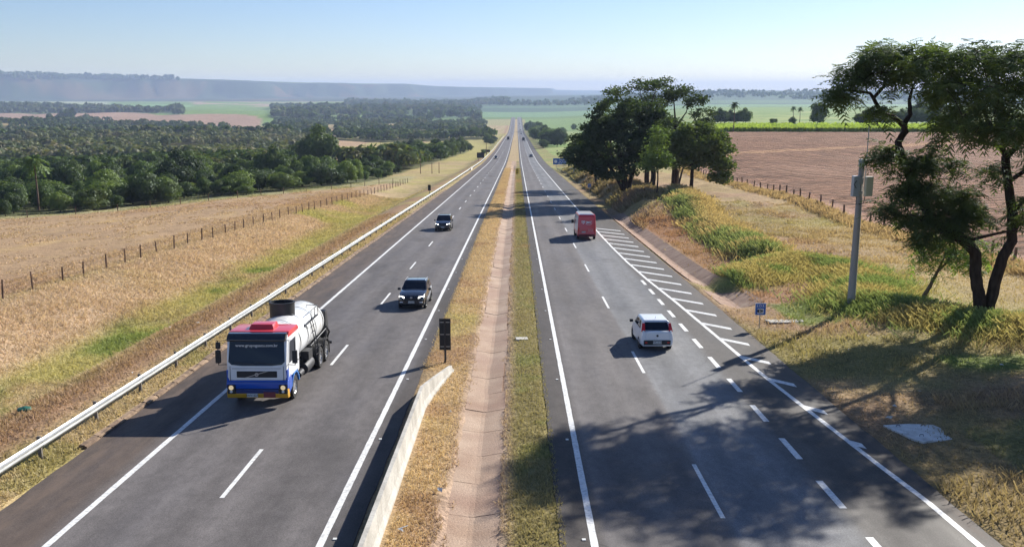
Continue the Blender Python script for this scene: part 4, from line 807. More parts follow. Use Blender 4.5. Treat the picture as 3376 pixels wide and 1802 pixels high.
# cars: local +y is forward, z up, origin on the ground at the middle
def car(name, label, cat, x, y, toward, P, yaw=0):
    t_ = vehicle(name, label, cat, x, y, toward, yaw); L, Wd, H = P['L'], P['W'], P['H']; hw = Wd/2; hl = L/2; body = M[P['paint']]; bz = P.get('belt', .95); hz_ = P.get('hood', .92); gr = P.get('ground', .2)
    yb, yw, yr0, yr1, yg = P['st']   # windscreen base, roof front, roof rear, rear glass base, (hood nose y)
    # lower body: stations along y with (y, half width, bottom z, shoulder z, top z)
    st_ = [(-hl, hw*.80, gr+.16, .62, bz*.80), (-hl+.06, hw*.93, gr+.06, .66, bz*.93), (-hl+.35, hw, gr, .70, bz), (0, hw, gr-.02, .70, bz), (yb, hw, gr-.02, .70, hz_+.04), (hl-.55, hw*.985, gr, .66, hz_-.05), (hl-.12, hw*.90, gr+.03, .60, hz_*.80), (hl, hw*.72, gr+.12, .52, hz_*.68)]
    if P.get('boxy'): st_[0] = (-hl, hw*.93, gr+.14, .7, bz*.99); st_[1] = (-hl+.04, hw*.98, gr+.04, .7, bz)
    b = MB(); vs = []
    for (yy, w0, z0, z1, z2) in st_:
        vs += [(-w0*.86, yy, z0), (-w0, yy, z0+.12), (-w0, yy, z1), (-w0*.93, yy, z2-.02), (-w0*.55, yy, z2+.035), (0, yy, z2+.05), (w0*.55, yy, z2+.035), (w0*.93, yy, z2-.02), (w0, yy, z1), (w0, yy, z0+.12), (w0*.86, yy, z0)]
    n = 11; fs = []
    for i in range(len(st_)-1):
        for k in range(n): fs.append((i*n+k, i*n+(k+1) % n, (i+1)*n+(k+1) % n, (i+1)*n+k))
    fs += [tuple(range(n-1, -1, -1)), tuple(range((len(st_)-1)*n, len(st_)*n))]; b.add(vs, fs); bo = b.build('body', body, t_, smooth=True, bevel=.02)
    # cabin: roof slab, pillars and four sides of glass
    wr = hw*P.get('tumble', .76); wb = hw*.93; z0 = bz+.0; zt = H-.07
    base = {'fl': (-wb, yb, z0), 'fr': (wb, yb, z0), 'rl': (-wb, yg, z0), 'rr': (wb, yg, z0)}; roof = {'fl': (-wr, yw, zt), 'fr': (wr, yw, zt), 'rl': (-wr, yr1, zt), 'rr': (wr, yr1, zt)}
    MB().hexa([base['rl'], base['rr'], base['fr'], base['fl'], roof['rl'], roof['rr'], roof['fr'], roof['fl']]).build('cabin', body if P.get('pillars', 1) else M['black'], t_, bevel=.03, smooth=True)
    e = .03
    rf = MB(); rf.add([(-wr-.01, yr1-.03, zt-.02), (wr+.01, yr1-.03, zt-.02), (wr+.01, yw+.03, zt-.02), (-wr-.01, yw+.03, zt-.02), (-wr*.88, yr1+.05, H-.015), (wr*.88, yr1+.05, H-.015), (wr*.88, yw-.12, H), (-wr*.88, yw-.12, H)], [(0, 3, 2, 1), (4, 5, 6, 7), (0, 1, 5, 4), (1, 2, 6, 5), (2, 3, 7, 6), (3, 0, 4, 7)])
    rf.build('roof', body, t_, bevel=.03, smooth=True)
    def pane(a, b_, c, d, nm, ins, out, top=.10, bot=.08):
        a, b_, c, d = map(Vector, (a, b_, c, d)); nrm = (b_-a).cross(d-a).normalized()
        def pt(u, v): return (a.lerp(b_, u)).lerp(d.lerp(c, u), v)
        q = [pt(ins, bot), pt(1-ins, bot), pt(1-ins, 1-top), pt(ins, 1-top)]; s = out*.012
        o = MB().hexa([tuple(p-nrm*.01*np.sign(out)) for p in q]+[tuple(p+nrm*s) for p in q]).build(nm, M['glass'], t_, bevel=.006); return o
    pane(base['fl'], base['fr'], roof['fr'], roof['fl'], 'windscreen', .05, -1, .06, .03); pane(base['rl'], base['rr'], roof['rr'], roof['rl'], 'rear_window', .07, 1, .10, .10)
    for s, f, rr2 in ((-1, 'fl', 'rl'), (1, 'fr', 'rr')):
        A, B_, C_, D_ = Vector(base[f]), Vector(base[rr2]), Vector(roof[rr2]), Vector(roof[f])
        for u0, u1 in P.get('side', ((.06, .5), (.54, .93))):
            q = [A.lerp(B_, u0+.02), A.lerp(B_, u1), D_.lerp(C_, min(u1, .96)), D_.lerp(C_, u0+.03)]; q = [p+Vector((0, 0, (.06 if i < 2 else -.07))) for i, p in enumerate(q)]
            MB().hexa([(p.x-s*.0, p.y, p.z) for p in q]+[(p.x+s*.018, p.y, p.z) for p in q]).build('side_window', M['glass'], t_)
            MB().box(min(s*hw, s*(hw+.02)), max(s*hw, s*(hw+.02)), lerp(yb, yg, u1)+.05, lerp(yb, yg, u1)+.2, bz-.16, bz-.13).build('door_handle', M['black'] if P['paint'] != 'white' else body, t_)
        MB().box(s*(hw+.02)-.0 if s > 0 else -hw-.2, hw+.2 if s > 0 else -hw-.02, yb-.28, yb-.14, bz-.0, bz+.15).build('wing_mirror', M[P.get('mirror', 'black')], t_, bevel=.02)
    # wheels and arches
    wr_ = P.get('wr', .33)
    for s in (-1, 1):
        for yy in (hl-.82, -hl+.78):
            MB().lathe([(wr_+.09, 0), (wr_+.09, .05)], 20, 'x', c=(s*(hw-.035)-(.03 if s < 0 else .02)+.0, yy, wr_)).build('wheel_arch', M['black'], t_)
            wheel(t_, s*(hw-.09), yy, wr_, .2, s)
    if P.get('face') == 'front' or P.get('both'):
        for s in (-1, 1): MB().hexa([(s*hw*.50, hl-.10, hz_*.70), (s*hw*.88, hl-.30, hz_*.74), (s*hw*.90, hl-.32, hz_*.82), (s*hw*.52, hl-.12, hz_*.79), (s*hw*.50, hl+.00, hz_*.70), (s*hw*.88, hl-.14, hz_*.74), (s*hw*.90, hl-.20, hz_*.82), (s*hw*.52, hl-.03, hz_*.79)]).build('headlight', M['lamp'], t_, bevel=.008)
        MB().box(-hw*.5, hw*.5, hl-.05, hl+.012, hz_*.52, hz_*.72).build('grille', M['black'], t_, bevel=.02); MB().box(-hw*.6, hw*.6, hl-.04, hl+.016, gr+.14, gr+.24).build('lower_grille', M['black'], t_, bevel=.02)
        if P.get('chrome'): MB().tube([(-hw*.5, hl+.01, hz_*.73), (-hw*.36, hl+.02, hz_*.56), (0, hl+.02, hz_*.52), (hw*.36, hl+.02, hz_*.56), (hw*.5, hl+.01, hz_*.73)], .02, 5).build('grille_trim', M['rim'], t_)
        pl = MB().box(-.2, .2, hl+.014, hl+.03, .42, .55).build('number_plate', M['plate'], t_); lettering(P.get('plate', 'FIV2C47'), .12, pl, (0, hl+.034, .485), FRONT, M['ink'])
    if P.get('rails'):
        for s in (-1, 1): MB().tube([(s*wr*.93, yw-.1, H-.03), (s*wr*.93, yw-.2, H+.03), (s*wr*.93, yr1+.3, H+.03), (s*wr*.93, yr1+.2, H-.03)], .018, 5).build('roof_rail', M['rim'], t_)
    MB().tube([(0, yr1+.25, H-.02), (0, yr1+.1, H+.16)], .008, 4).build('antenna', M['black'], t_)
    return t_
# white hatchback, seen from behind
PW = dict(L=3.77, W=1.64, H=1.50, paint='white', belt=.98, hood=.93, st=(.95, .38, 0, -1.35, -1.72), tumble=.80, boxy=1, wr=.30, mirror='black', side=((.07, .47), (.51, .80)))
wc = car('hatchback', 'white hatchback driving away in the bluish outer lane', 'car', 7.05, 47.3, False, PW, R(1))
MB().box(-.68, .68, -1.93, -1.87, .32, .56).build('bumper_insert', M['black'], wc, bevel=.03)
for s in (-1, 1):
    MB().hexa([(s*.60, -1.79, 1.0), (s*.775, -1.70, 1.0), (s*.70, -1.52, 1.36), (s*.60, -1.56, 1.36), (s*.60, -1.84, .98), (s*.80, -1.80, .98), (s*.73, -1.56, 1.38), (s*.60, -1.60, 1.38)]).build('tail_light', M['tail'], wc, bevel=.012)
    MB().box(s*.69-.05, s*.69+.05, -1.85, -1.79, .97, 1.04).build('reverse_light', M['wht'], wc, bevel=.01)
    MB().box(min(s*.5, s*.62), max(s*.5, s*.62), -1.945, -1.92, .42, .48).build('reflector', M['tail'], wc)
MB().hexa([(-.62, -1.905, .58), (.62, -1.905, .58), (.58, -1.93, .96), (-.58, -1.93, .96), (-.62, -1.88, .58), (.62, -1.88, .58), (.58, -1.86, .96), (-.58, -1.86, .96)]).build('tailgate', M['white'], wc, bevel=.03)
MB().lathe([(.01, 0), (.055, 0), (.055, .015), (.01, .015)], 14, 'y', c=(0, -1.95, .80)).build('badge', M['ink'], wc)
pl = MB().box(-.22, .22, -1.96, -1.945, .39, .53).build('number_plate', M['plate'], wc); lettering('PVK 8100', .115, pl, (0, -1.966, .46), BACK, M['ink'])
# oncoming cars
PB = dict(L=4.1, W=1.75, H=1.56, paint='blackcar', belt=1.0, hood=1.02, st=(.75, .05, 0, -1.35, -1.8), tumble=.80, wr=.33, face='front', rails=1, plate='FLP2E47')
c1 = car('compact_suv', 'black compact SUV with silver roof rails behind the tanker truck', 'car', -6.55, 58.4, True, PB, R(-1.5))
for s in (-1, 1): MB().box(s*.62-.1, s*.62+.1, 2.0, 2.06, .44, .50).build('fog_lamp', M['wht'], c1, bevel=.01)
MB().box(-.07, .07, 2.03, 2.075, .70, .80).build('badge', M['rim'], c1, bevel=.01)
PS = dict(L=4.6, W=1.84, H=1.72, paint='blackcar', belt=1.08, hood=1.08, st=(.95, .2, 0, -1.7, -2.1), tumble=.80, wr=.36, face='front', rails=1, chrome=1, plate='ESU4411')
car('large_suv', 'dark blue-black SUV with chrome grille straddling the lane dashes', 'car', -8.6, 106.6, True, PS)
PF = dict(L=4.2, W=1.76, H=1.5, paint='greycar', belt=.95, hood=.93, st=(.9, .3, 0, -1.2, -1.75), wr=.32, both=1)
car('distant_car', 'dark car coming on near the left edge line beyond the two SUVs', 'car', -10.5, 448, True, dict(PF, paint='blackcar', rails=1))
car('distant_car', 'blue-grey car driving away beyond the tree shadows', 'car', 7.4, 470, False, PF)
for x, y, tw, pt, lb in [(-7, 1380, True, 'silver', 'tiny pale car coming on far down the left carriageway'), (6.4, 1350, False, 'blackcar', 'tiny dark car following the far truck'), (6.2, 1600, False, 'blackcar', 'second tiny dark car beyond the far truck'), (6.6, 1980, False, 'blackcar', 'last tiny dark car before the crest on the right carriageway')]:
    car('distant_car', lb, 'car', x, y, tw, dict(PF, paint=pt))
# small lorries far ahead
def lorry(label, x, y, tw, col_, cabm):
    t_ = vehicle('lorry', label, 'truck', x, y, tw); MB().box(-1.2, 1.2, -4.2, 1.6, 1.0, 3.5).build('cargo_box', col_, t_, bevel=.03); MB().prism([(1.75, .5), (3.4, .5), (3.45, 1.5), (3.2, 2.7), (1.75, 2.8)], -1.15, 1.15).build('cab', cabm, t_, bevel=.05)
    MB().hexa([(-1.0, 3.44, 1.5), (1.0, 3.44, 1.5), (1.0, 3.25, 2.45), (-1.0, 3.25, 2.45), (-1.0, 3.48, 1.52), (1.0, 3.48, 1.52), (1.0, 3.29, 2.45), (-1.0, 3.29, 2.45)]).build('windscreen', M['glass'], t_)
    MB().box(-.5, .5, -4.2, 3.2, .6, .98).build('frame', M['steel'], t_)
    for s in (-1, 1):
        for yy in (2.6, -2.0, -3.2): wheel(t_, s*1.0, yy, .5, .28, s)
lorry('dark high-sided truck driving away far down the right carriageway', 6.3, 860, False, M['steel'], M['steel']); lorry('dark truck with lit front coming on far down the left carriageway', -8.6, 900, True, M['dirty'], M['blackcar'])
# red van
vn = vehicle('delivery_van', 'red panel van with white roof and white logo on its back doors', 'van', 7.4, 98.2, False, R(.5))
prof = [(-2.85, .38), (-2.88, .6), (-2.86, 1.2), (-2.72, 2.55), (-2.55, 2.68), (1.5, 2.68), (1.9, 2.45), (2.55, 1.45), (2.95, 1.25), (3.05, .8), (3.0, .38)]
MB().prism(prof, -.98, .98).build('body', M['red'], vn, bevel=.12, smooth=True)
MB().add([(-.84, -2.60, 2.62), (.84, -2.60, 2.62), (.84, 1.5, 2.62), (-.84, 1.5, 2.62), (-.70, -2.45, 2.75), (.70, -2.45, 2.75), (.70, 1.35, 2.75), (-.70, 1.35, 2.75)], [(0, 3, 2, 1), (4, 5, 6, 7), (0, 1, 5, 4), (1, 2, 6, 5), (2, 3, 7, 6), (3, 0, 4, 7)]).build('roof', M['white'], vn, bevel=.04)
for s in (-1, 1):
    MB().prism([(-2.55, .95), (-2.45, 2.5), (1.3, 2.5), (1.3, .95)], s*.975-(.012 if s < 0 else -.0), s*.975+(.0 if s < 0 else .012)).build('side_panel', M['white'], vn)
    MB().prism([(1.35, 1.4), (1.4, 2.2), (1.85, 2.2), (2.4, 1.4)], min(s*.982, s*.998), max(s*.982, s*.998)).build('side_window', M['glass'], vn)
    MB().box(min(s*1.02, s*1.28), max(s*1.02, s*1.28), 2.15, 2.3, 1.35, 1.75).build('wing_mirror', M['black'], vn, bevel=.03)
    MB().box(min(s*.80, s*.95), max(s*.80, s*.95), -2.93, -2.84, .98, 1.32).build('tail_light', M['tail'], vn, bevel=.02)
    MB().hexa([(min(0, s*.86)+.015, -2.895, .62), (max(0, s*.86)-.015, -2.895, .62), (max(0, s*.78)-.015, -2.745, 2.45), (min(0, s*.78)+.015, -2.745, 2.45), (min(0, s*.86)+.015, -2.86, .62), (max(0, s*.86)-.015, -2.86, .62), (max(0, s*.78)-.015, -2.71, 2.45), (min(0, s*.78)+.015, -2.71, 2.45)]).build('rear_door', M['red'], vn, bevel=.015)
    for yy in (1.95, -1.75): wheel(vn, s*.88, yy, .35, .24, s)
for ch in vn.children:
    if ch.name.split('.')[0] in ('body', 'side_panel', 'side_window', 'rear_door'):
        for v in ch.data.vertices:
            if v.co.z > 1.1: v.co.x *= 1-.10*((v.co.z-1.1)/1.6)**1.3
MB().box(-.9, .9, -3.0, -2.84, .36, .60).build('bumper', mat('dark_red_bumper', (.10, .012, .014), .5), vn, bevel=.03)
tilt = (R(90-4.5), 0, 0)
sh = MB(); o_ = [(-.18, .17), (.18, .17), (.18, -.02), (0, -.2), (-.18, -.02)]; i_ = [(a*.72, b*.70+.005) for a, b in o_]
sh.add([(a, b, 0) for a, b in o_+i_], [(k, (k+1) % 5, 5+(k+1) % 5, 5+k) for k in range(5)]); sh.add([(-.08, .07, 0), (.09, .07, 0), (.09, .0, 0), (0, -.09, 0), (.0, .0, 0), (-.08, .02, 0)], [(0, 5, 4, 3, 2, 1)])
q = sh.build('logo', M['wht'], vn); q.location = (-.38, -2.825, 1.88); q.rotation_euler = tilt
lettering('JMC', .38, vn, (.22, -2.83, 1.86), tilt, M['wht'], sx=1.0); lettering('REFRIGERACAO', .07, vn, (.22, -2.85, 1.62), tilt, M['wht']); lettering('(16) 3362-1000', .08, vn, (.4, -2.905, 1.12), tilt, M['wht']); lettering('www.jmc.com.br', .075, vn, (.4, -2.912, .98), tilt, M['wht'])
pl = MB().box(-.55, -.15, -2.93, -2.91, .80, .94).build('number_plate', M['plate'], vn); lettering('DZK1H23', .11, pl, (-.35, -2.935, .87), BACK, M['ink'])
# ------------------------------------------------------------------ the tanker truck
tk = vehicle('tanker_truck', 'white water tanker truck with red roof, blue and yellow bumper coming towards the camera', 'truck', -10.32, 37.1, True, R(.3))
cb = MB().prism([(.60, .98), (1.16, .98), (1.22, 1.2), (1.22, 1.82), (1.02, 2.74), (.86, 2.86), (-.80, 2.86), (-.88, 2.7), (-.88, .98), (-.58, .98), (-.58, 1.12), (.60, 1.12)], -1.2, 1.2).build('cab', M['white'], tk, bevel=.09, smooth=True)
MB().prism([(.88, 2.80), (.70, 2.965), (-.74, 2.965), (-.91, 2.80), (-.91, 2.72), (.92, 2.72)], -1.205, 1.205).build('roof', M['red'], tk, bevel=.05, smooth=True)
MB().hexa([(-.52, .40, 2.95), (.52, .40, 2.95), (.52, -.40, 2.95), (-.52, -.40, 2.95), (-.44, .26, 3.15), (.44, .26, 3.15), (.46, -.36, 3.17), (-.46, -.36, 3.17)]).build('roof_hatch', M['red'], tk, bevel=.04, smooth=True)
v_ = MB().prism([(1.00, 2.62), (1.24, 2.66), (1.25, 2.74), (1.02, 2.93), (.80, 2.95), (.80, 2.72)], -1.16, 1.16).build('sun_visor', M['blackcar'], tk, bevel=.03, smooth=True)
lettering('www.grupoguacu.com.br', .165, tk, (0, 1.135, 2.475), (R(90+12), 0, R(180)), M['wht'])
ws = MB(); fr_ = [(-1.0, 1.225, 1.72), (-.6, 1.232, 1.68), (.6, 1.232, 1.68), (1.0, 1.225, 1.72), (1.12, 1.21, 1.84), (1.08, 1.035, 2.66), (-1.08, 1.035, 2.66), (-1.12, 1.21, 1.84)]
ws.add([(x, y-.03, z) for x, y, z in fr_]+[(x, y+.018, z) for x, y, z in fr_], [tuple(range(7, -1, -1)), tuple(range(8, 16))]+[(i, (i+1) % 8, 8+(i+1) % 8, 8+i) for i in range(8)]); ws.build('windscreen', M['glass'], tk, bevel=.006)
for x0 in (-.7, .1): MB().tube([(x0, 1.262, 1.74), (x0+.5, 1.25, 1.79), (x0+.78, 1.245, 1.81)], .012, 4).build('wiper', M['black'], tk)
MB().box(-1.05, 1.05, 1.19, 1.235, 1.10, 1.66).build('front_panel', M['white'], tk, bevel=.02)
gr_ = MB().box(-.80, .80, 1.225, 1.25, 1.20, 1.46).build('grille', M['black'], tk, bevel=.02)
for k in range(4): MB().box(-.76, .76, 1.25, 1.262, 1.23+k*.058, 1.245+k*.058).build('slat', M['steel'], gr_)
MB().hexa([(.40, 1.262, 1.20), (.50, 1.262, 1.20), (-.36, 1.262, 1.46), (-.46, 1.262, 1.46), (.40, 1.275, 1.20), (.50, 1.275, 1.20), (-.36, 1.275, 1.46), (-.46, 1.275, 1.46)]).build('diagonal_bar', M['rim'], gr_)
MB().lathe([(.035, 0), (.075, 0), (.075, .02), (.035, .02)], 16, 'y', c=(0, 1.275, 1.33), closed=True).build('emblem', M['rim'], gr_)
MB().prism([(1.0, .72), (1.25, .74), (1.27, .98), (1.22, 1.08), (1.0, 1.08)], -1.22, 1.22).build('upper_bumper', M['blue'], tk, bevel=.03, smooth=True)
MB().prism([(.95, .34), (1.22, .36), (1.28, .52), (1.24, .70), (.95, .72)], -1.22, 1.22).build('lower_bumper', M['yellow'], tk, bevel=.03, smooth=True)
MB().box(-.85, .85, 1.255, 1.285, .56, .74).build('bumper_inset', mat('deep_blue', (.01, .03, .14), .4), tk, bevel=.02)
MB().box(-.72, -.25, 1.275, 1.30, .40, .62).build('warning_panel', mat('dark_red_print', (.2, .03, .04), .5), tk)
for s in (-1, 1):
    MB().box(min(s*.86, s*1.19), max(s*.86, s*1.19), 1.235, 1.30, .54, .92).build('headlight_bezel', M['black'], tk, bevel=.03)
    MB().lathe([(.01, 0), (.10, 0), (.09, .03), (.01, .035)], 14, 'y', c=(s*1.03, 1.295, .80)).build('headlight', M['lampw'], tk); MB().lathe([(.01, 0), (.06, 0), (.05, .03), (.01, .035)], 12, 'y', c=(s*1.03, 1.295, .64)).build('headlight', M['plate'], tk)
    MB().prism([(.62, .62), (1.0, .50), (1.12, 1.05), (.72, 1.25), (.55, 1.0)], min(s*1.06, s*1.23), max(s*1.06, s*1.23)).build('bumper_corner', M['blue'], tk, bevel=.03)
    MB().prism([(.9, 1.08), (1.2, 1.08), (1.21, 1.5), (.95, 1.55)], min(s*1.13, s*1.215), max(s*1.13, s*1.215)).build('corner_panel', M['blue'], tk, bevel=.015)
    MB().box(min(s*1.055, s*1.065), max(s*1.055, s*1.065), 1.2, 1.238, .76, 1.66).build('panel_gap', M['black'], tk)
    # front mudguard: an arch of plates over the wheel
    f_ = MB()
    for k in range(7):
        a0, a1 = R(15+k*22), R(15+(k+1)*22); p = lambda a, rr: (rr*math.cos(a), .5+rr*math.sin(a))
        y0, z0 = p(a0, .60); y1, z1 = p(a1, .60); y2, z2 = p(a1, .67); y3, z3 = p(a0, .67); xa, xb = min(s*.90, s*1.24), max(s*.90, s*1.24)
        f_.hexa([(xa, y0, z0), (xb, y0, z0), (xb, y1, z1), (xa, y1, z1), (xa, y3, z3), (xb, y3, z3), (xb, y2, z2), (xa, y2, z2)])
    f_.build('mudguard', mat('sky_blue_enamel', (.02, .20, .62), .3, coat=.6) if s < 0 else M['blue'], tk)
    dr = MB().prism([(-.60, 1.14), (.98, 1.14), (1.06, 1.8), (.90, 2.62), (-.60, 2.66)], min(s*1.2, s*1.222), max(s*1.2, s*1.222)).build('door', M['white'], tk, bevel=.008)
    MB().prism([(-.15, 1.72), (.94, 1.72), (.78, 2.55), (-.15, 2.57)], min(s*1.222, s*1.235), max(s*1.222, s*1.235)).build('window', M['glass'], dr); MB().box(min(s*1.222, s*1.25), max(s*1.222, s*1.25), -.5, -.3, 1.5, 1.54).build('handle', M['black'], dr)
    if s < 0: lettering('G', .24, dr, (s*1.226, -.05, 1.5), (R(90), 0, R(-90)), M['ink'])
    mi = MB().box(min(s*1.42, s*1.62), max(s*1.42, s*1.62), 1.12, 1.26, 1.78, 2.30).build('wing_mirror', M['black'], tk, bevel=.03); 
    if s > 0: MB().box(1.42, 1.60, 1.12, 1.24, 2.36, 2.62).build('upper_mirror', M['black'], mi, bevel=.03)
    MB().tube([(s*1.2, 1.0, 2.66), (s*1.52, 1.18, 2.68), (s*1.52, 1.18, 1.70), (s*1.2, 1.1, 1.70)], .018, 5).build('mirror_arm', M['black'], mi)
    wheel(tk, s*1.06, 0, .50, .28, s)
    for yy in (-4.95, -6.25):
        wheel(tk, s*.92, yy, .50, .26, s, True); f_ = MB()
        for k in range(8):
            a0, a1 = R(2+k*22), R(2+(k+1)*22); p = lambda a, rr: (yy+rr*math.cos(a), .5+rr*math.sin(a)); y0, z0 = p(a0, .59); y1, z1 = p(a1, .59); y2, z2 = p(a1, .62); y3, z3 = p(a0, .62); xa, xb = min(s*.62, s*1.22), max(s*.62, s*1.22)
            f_.hexa([(xa, y0, z0), (xb, y0, z0), (xb, y1, z1), (xa, y1, z1), (xa, y3, z3), (xb, y3, z3), (xb, y2, z2), (xa, y2, z2)])
        g_ = f_.build('mudguard', M['black'], tk)
        for q_ in (.66, .88, 1.1):
            MB().tube([(s*q_, yy+.64*math.cos(R(a)), .5+.64*math.sin(R(a))) for a in range(5, 180, 25)], .02, 4).build('rib', M['tyre'], g_)
    MB().box(min(s*.62, s*1.2), max(s*.62, s*1.2), -7.02, -6.98, .25, .85).build('mud_flap', M['black'], tk)
    MB().box(min(s*.85, s*1.2), max(s*.85, s*1.2), -3.3, -2.55, .95, 1.35).build('tool_box', M['black'], tk, bevel=.02)
    MB().lathe([(.05, -.7), (.27, -.68), (.29, -.3), (.29, .3), (.27, .68), (.05, .7)], 16, 'y', c=(s*.92, -3.05, .60)).build('fuel_tank', M['steel'], tk, smooth=True)
    MB().lathe([(.05, -.3), (.15, -.3), (.15, .3), (.05, .3)], 12, 'y', c=(s*1.0, -1.6, .62)).build('air_tank', M['steel'], tk, smooth=True)
for x0 in (-.42, .34): MB().box(x0, x0+.08, -7.2, .9, .72, .98).build('frame_rail', M['steel'], tk)
for yy in (0, -4.95, -6.25): MB().tube([(-.9, yy, .5), (.9, yy, .5)], .08, 8).build('axle', M['steel'], tk)
MB().box(-1.25, 1.25, -7.35, -7.25, .62, .74).build('rear_underrun_bar', M['steel'], tk)
tn = MB().lathe([(.02, -7.10), (.45, -7.06), (.78, -6.9), (.88, -6.65), (.88, -1.55), (.78, -1.30), (.45, -1.14), (.02, -1.1)], 36, 'y', c=(0, 0, 1.74)).build('tank', M['tank'], tk, smooth=True); tn.scale = (1.17, 1, 1.09)
for yy in (-1.9, -3.3, -4.9, -6.4): 
    o = MB().lathe([(.885, -.03), (.90, -.02), (.90, .02), (.885, .03)], 36, 'y', c=(0, yy, 1.78), closed=True).build('band', M['galv'], tn)
mh = MB().lathe([(.50, 0), (.55, 0), (.55, .62), (.58, .62), (.58, .67), (.50, .67), (.50, .35)], 28, 'z', c=(.15, -3.55, 2.72), closed=True).build('filling_drum', M['black'], tk, smooth=True)
MB().lathe([(.01, 0), (.50, 0), (.50, .02), (.01, .02)], 24, 'z', c=(.15, -3.55, 2.88)).build('drum_floor', M['dirty'], mh)
for yy in (-5.3, -5.7, -6.1): MB().lathe([(.01, 0), (.07, 0), (.07, .16), (.01, .16)], 10, 'z', c=(.3, yy, 2.72)).build('vent_cap', M['tank'], tk)
wk = MB().box(-.98, -.35, -5.7, -3.1, 2.36, 2.40).build('catwalk', M['steel'], tk)
for (a, b_) in (((-.98, -5.6, 2.4), (-.98, -5.6, 2.85)), ((-.98, -4.9, 2.4), (-.98, -4.9, 2.85)), ((-.98, -4.2, 2.4), (-.98, -4.2, 2.85))): MB().tube([a, b_], .02, 5).build('rail_post', M['steel'], wk)
MB().tube([(-.98, -5.6, 2.85), (-.98, -4.2, 2.85)], .022, 5).build('hand_rail', M['steel'], wk); MB().tube([(-.98, -5.6, 2.85), (-.45, -5.6, 2.85), (-.45, -5.6, 2.45)], .02, 5).build('hand_rail', M['steel'], wk)
for dz in (0, .05): MB().tube([(-.98-.0, -3.2, 2.36), (-.98, -4.0, 1.9), (-1.0, -4.6, 1.6)][0:2], .02, 5).build('brace', M['steel'], wk) if dz == 0 else None
ld = MB()
for yy in (-3.95, -4.35): ld.tube([(-.99, yy, 2.4), (-1.17, yy, 1.5), (-1.22, yy, .75)], .022, 5)
ld.build('ladder', M['steel'], tk); 
for k in range(6): z_ = .85+k*.27; MB().tube([(-1.22+.1*(z_-.75), -3.95, z_), (-1.22+.1*(z_-.75), -4.35, z_)], .016, 4).build('rung', M['steel'], bpy.context.scene.objects['ladder'])
MB().tube([(-1.05, -3.6, 1.35), (-1.05, -6.9, 1.45)], .03, 6).build('side_pipe', M['steel'], tk); MB().prism([(-7.9, .7), (-7.15, .7), (-7.15, 2.25), (-7.45, 2.3), (-7.8, 1.5)], -1.0, -.25).build('pump_housing', M['black'], tk, bevel=.05)
MB().hexa([(-.8, -7.45, .9), (.2, -7.45, .9), (.2, -7.1, .9), (-.8, -7.1, .9), (-.8, -7.45, 1.5), (.1, -7.5, 1.5), (.0, -7.12, 1.95), (-.7, -7.12, 1.95)]).build('pump_housing', M['black'], tk, bevel=.04)
MB().tube([(-1.0, -7.2, 1.5), (-1.12, -7.4, 1.2), (-1.0, -7.5, .9), (-.8, -7.45, 1.1), (-.9, -7.3, 1.4)], .05, 7).build('hose', M['black'], tk)
pl = MB().box(-.02+.0, .42, 1.28, 1.30, .42, .56).build('number_plate', M['plate'], tk); lettering('ENV1527', .12, pl, (.2, 1.305, .485), FRONT, M['ink'])
MB().box(-1.1, 1.1, -.95, -.88, 1.0, 2.5).build('cab_back', M['dirty'], tk)
MB().box(-.98, .98, 1.236, 1.246, 1.56, 1.572).build('panel_gap', M['black'], tk); MB().box(-1.2, 1.2, 1.262, 1.274, 1.0, 1.012).build('panel_gap', M['black'], tk)
# ------------------------------------------------------------------ guardrail along the left shoulder
gx_ = -15.85
gl = tag(thing('guardrail', 'long galvanised guardrail following the left shoulder', 'guardrail', (gx_, 0, 0)), None)
wp = [(0, .0), (.03, .05), (.085, .08), (.085, .11), (.03, .15), (.03, .17), (.085, .21), (.085, .24), (.03, .27), (0, .32)]
def rail_mesh(ln):
    n = len(wp); vs = [(x, yy, z) for yy in (0, ln) for x, z in wp]+[(x-.006, yy, z) for yy in (0, ln) for x, z in wp]; fs = [(k, k+1, n+k+1, n+k) for k in range(n-1)]+[(2*n+k, 3*n+k, 3*n+k+1, 2*n+k+1) for k in range(n-1)]
    me = bpy.data.meshes.new('rail'); me.from_pydata(vs, [], fs); me.materials.append(M['galv']); return me
rm_ = rail_mesh(4.0); pb = MB().box(-.17, -.05, -.04, .04, -.4, .78); po = pb.build('post', M['post'], gl); pme = po.data; bpy.data.objects.remove(po); M['gpost'] = mat('guardrail_post', (.16, .14, .12), .8); pme.materials.clear(); pme.materials.append(M['gpost'])
bo_ = MB().box(-.09, .01, -.06, .06, .52, .70).build('spacer', M['galv'], gl); bme = bo_.data; bpy.data.objects.remove(bo_)
def place(me, nm, par, loc, rot=(0, 0, 0), sc=None):
    o = bpy.data.objects.new(nm, me); COL.objects.link(o); o.parent = par; o.location = loc; o.rotation_euler = rot
    if sc: o.scale = sc
    return o
y = 14.0; k = 0
while y < 460:
    if not 304 < y < 318:
        s_ = math.atan((float(zr(y+4))-float(zr(y)))/4); place(rm_, 'rail', gl, (random.uniform(-.008, .008), y, float(zr(y))+.42+random.uniform(-.006, .006)), (s_, 0, 0)); q = place(pme, 'post', gl, (0, y+.1, gz(gx_-.1, y)), (0, 0, 0)); 
        if y < 120: place(bme, 'spacer', q, (0, 0, 0))
    y += 4.0
while y < 1100: s_ = math.atan((float(zr(y+16))-float(zr(y)))/16); place(rm_, 'rail', gl, (0, y, float(zr(y))+.42), (s_, 0, 0), (1, 4, 1)); y += 16
wb_ = thing('concrete_barrier', 'short white concrete block joining the left guardrail', 'barrier', (-15.75, 305, float(zr(305)))); MB().prism([(0, -.1), (12, -.76), (12, .25), (9, .35), (3, .7), (0, .8)], -.2, .2).build('barrier_wall', M['conc'], wb_, bevel=.03)
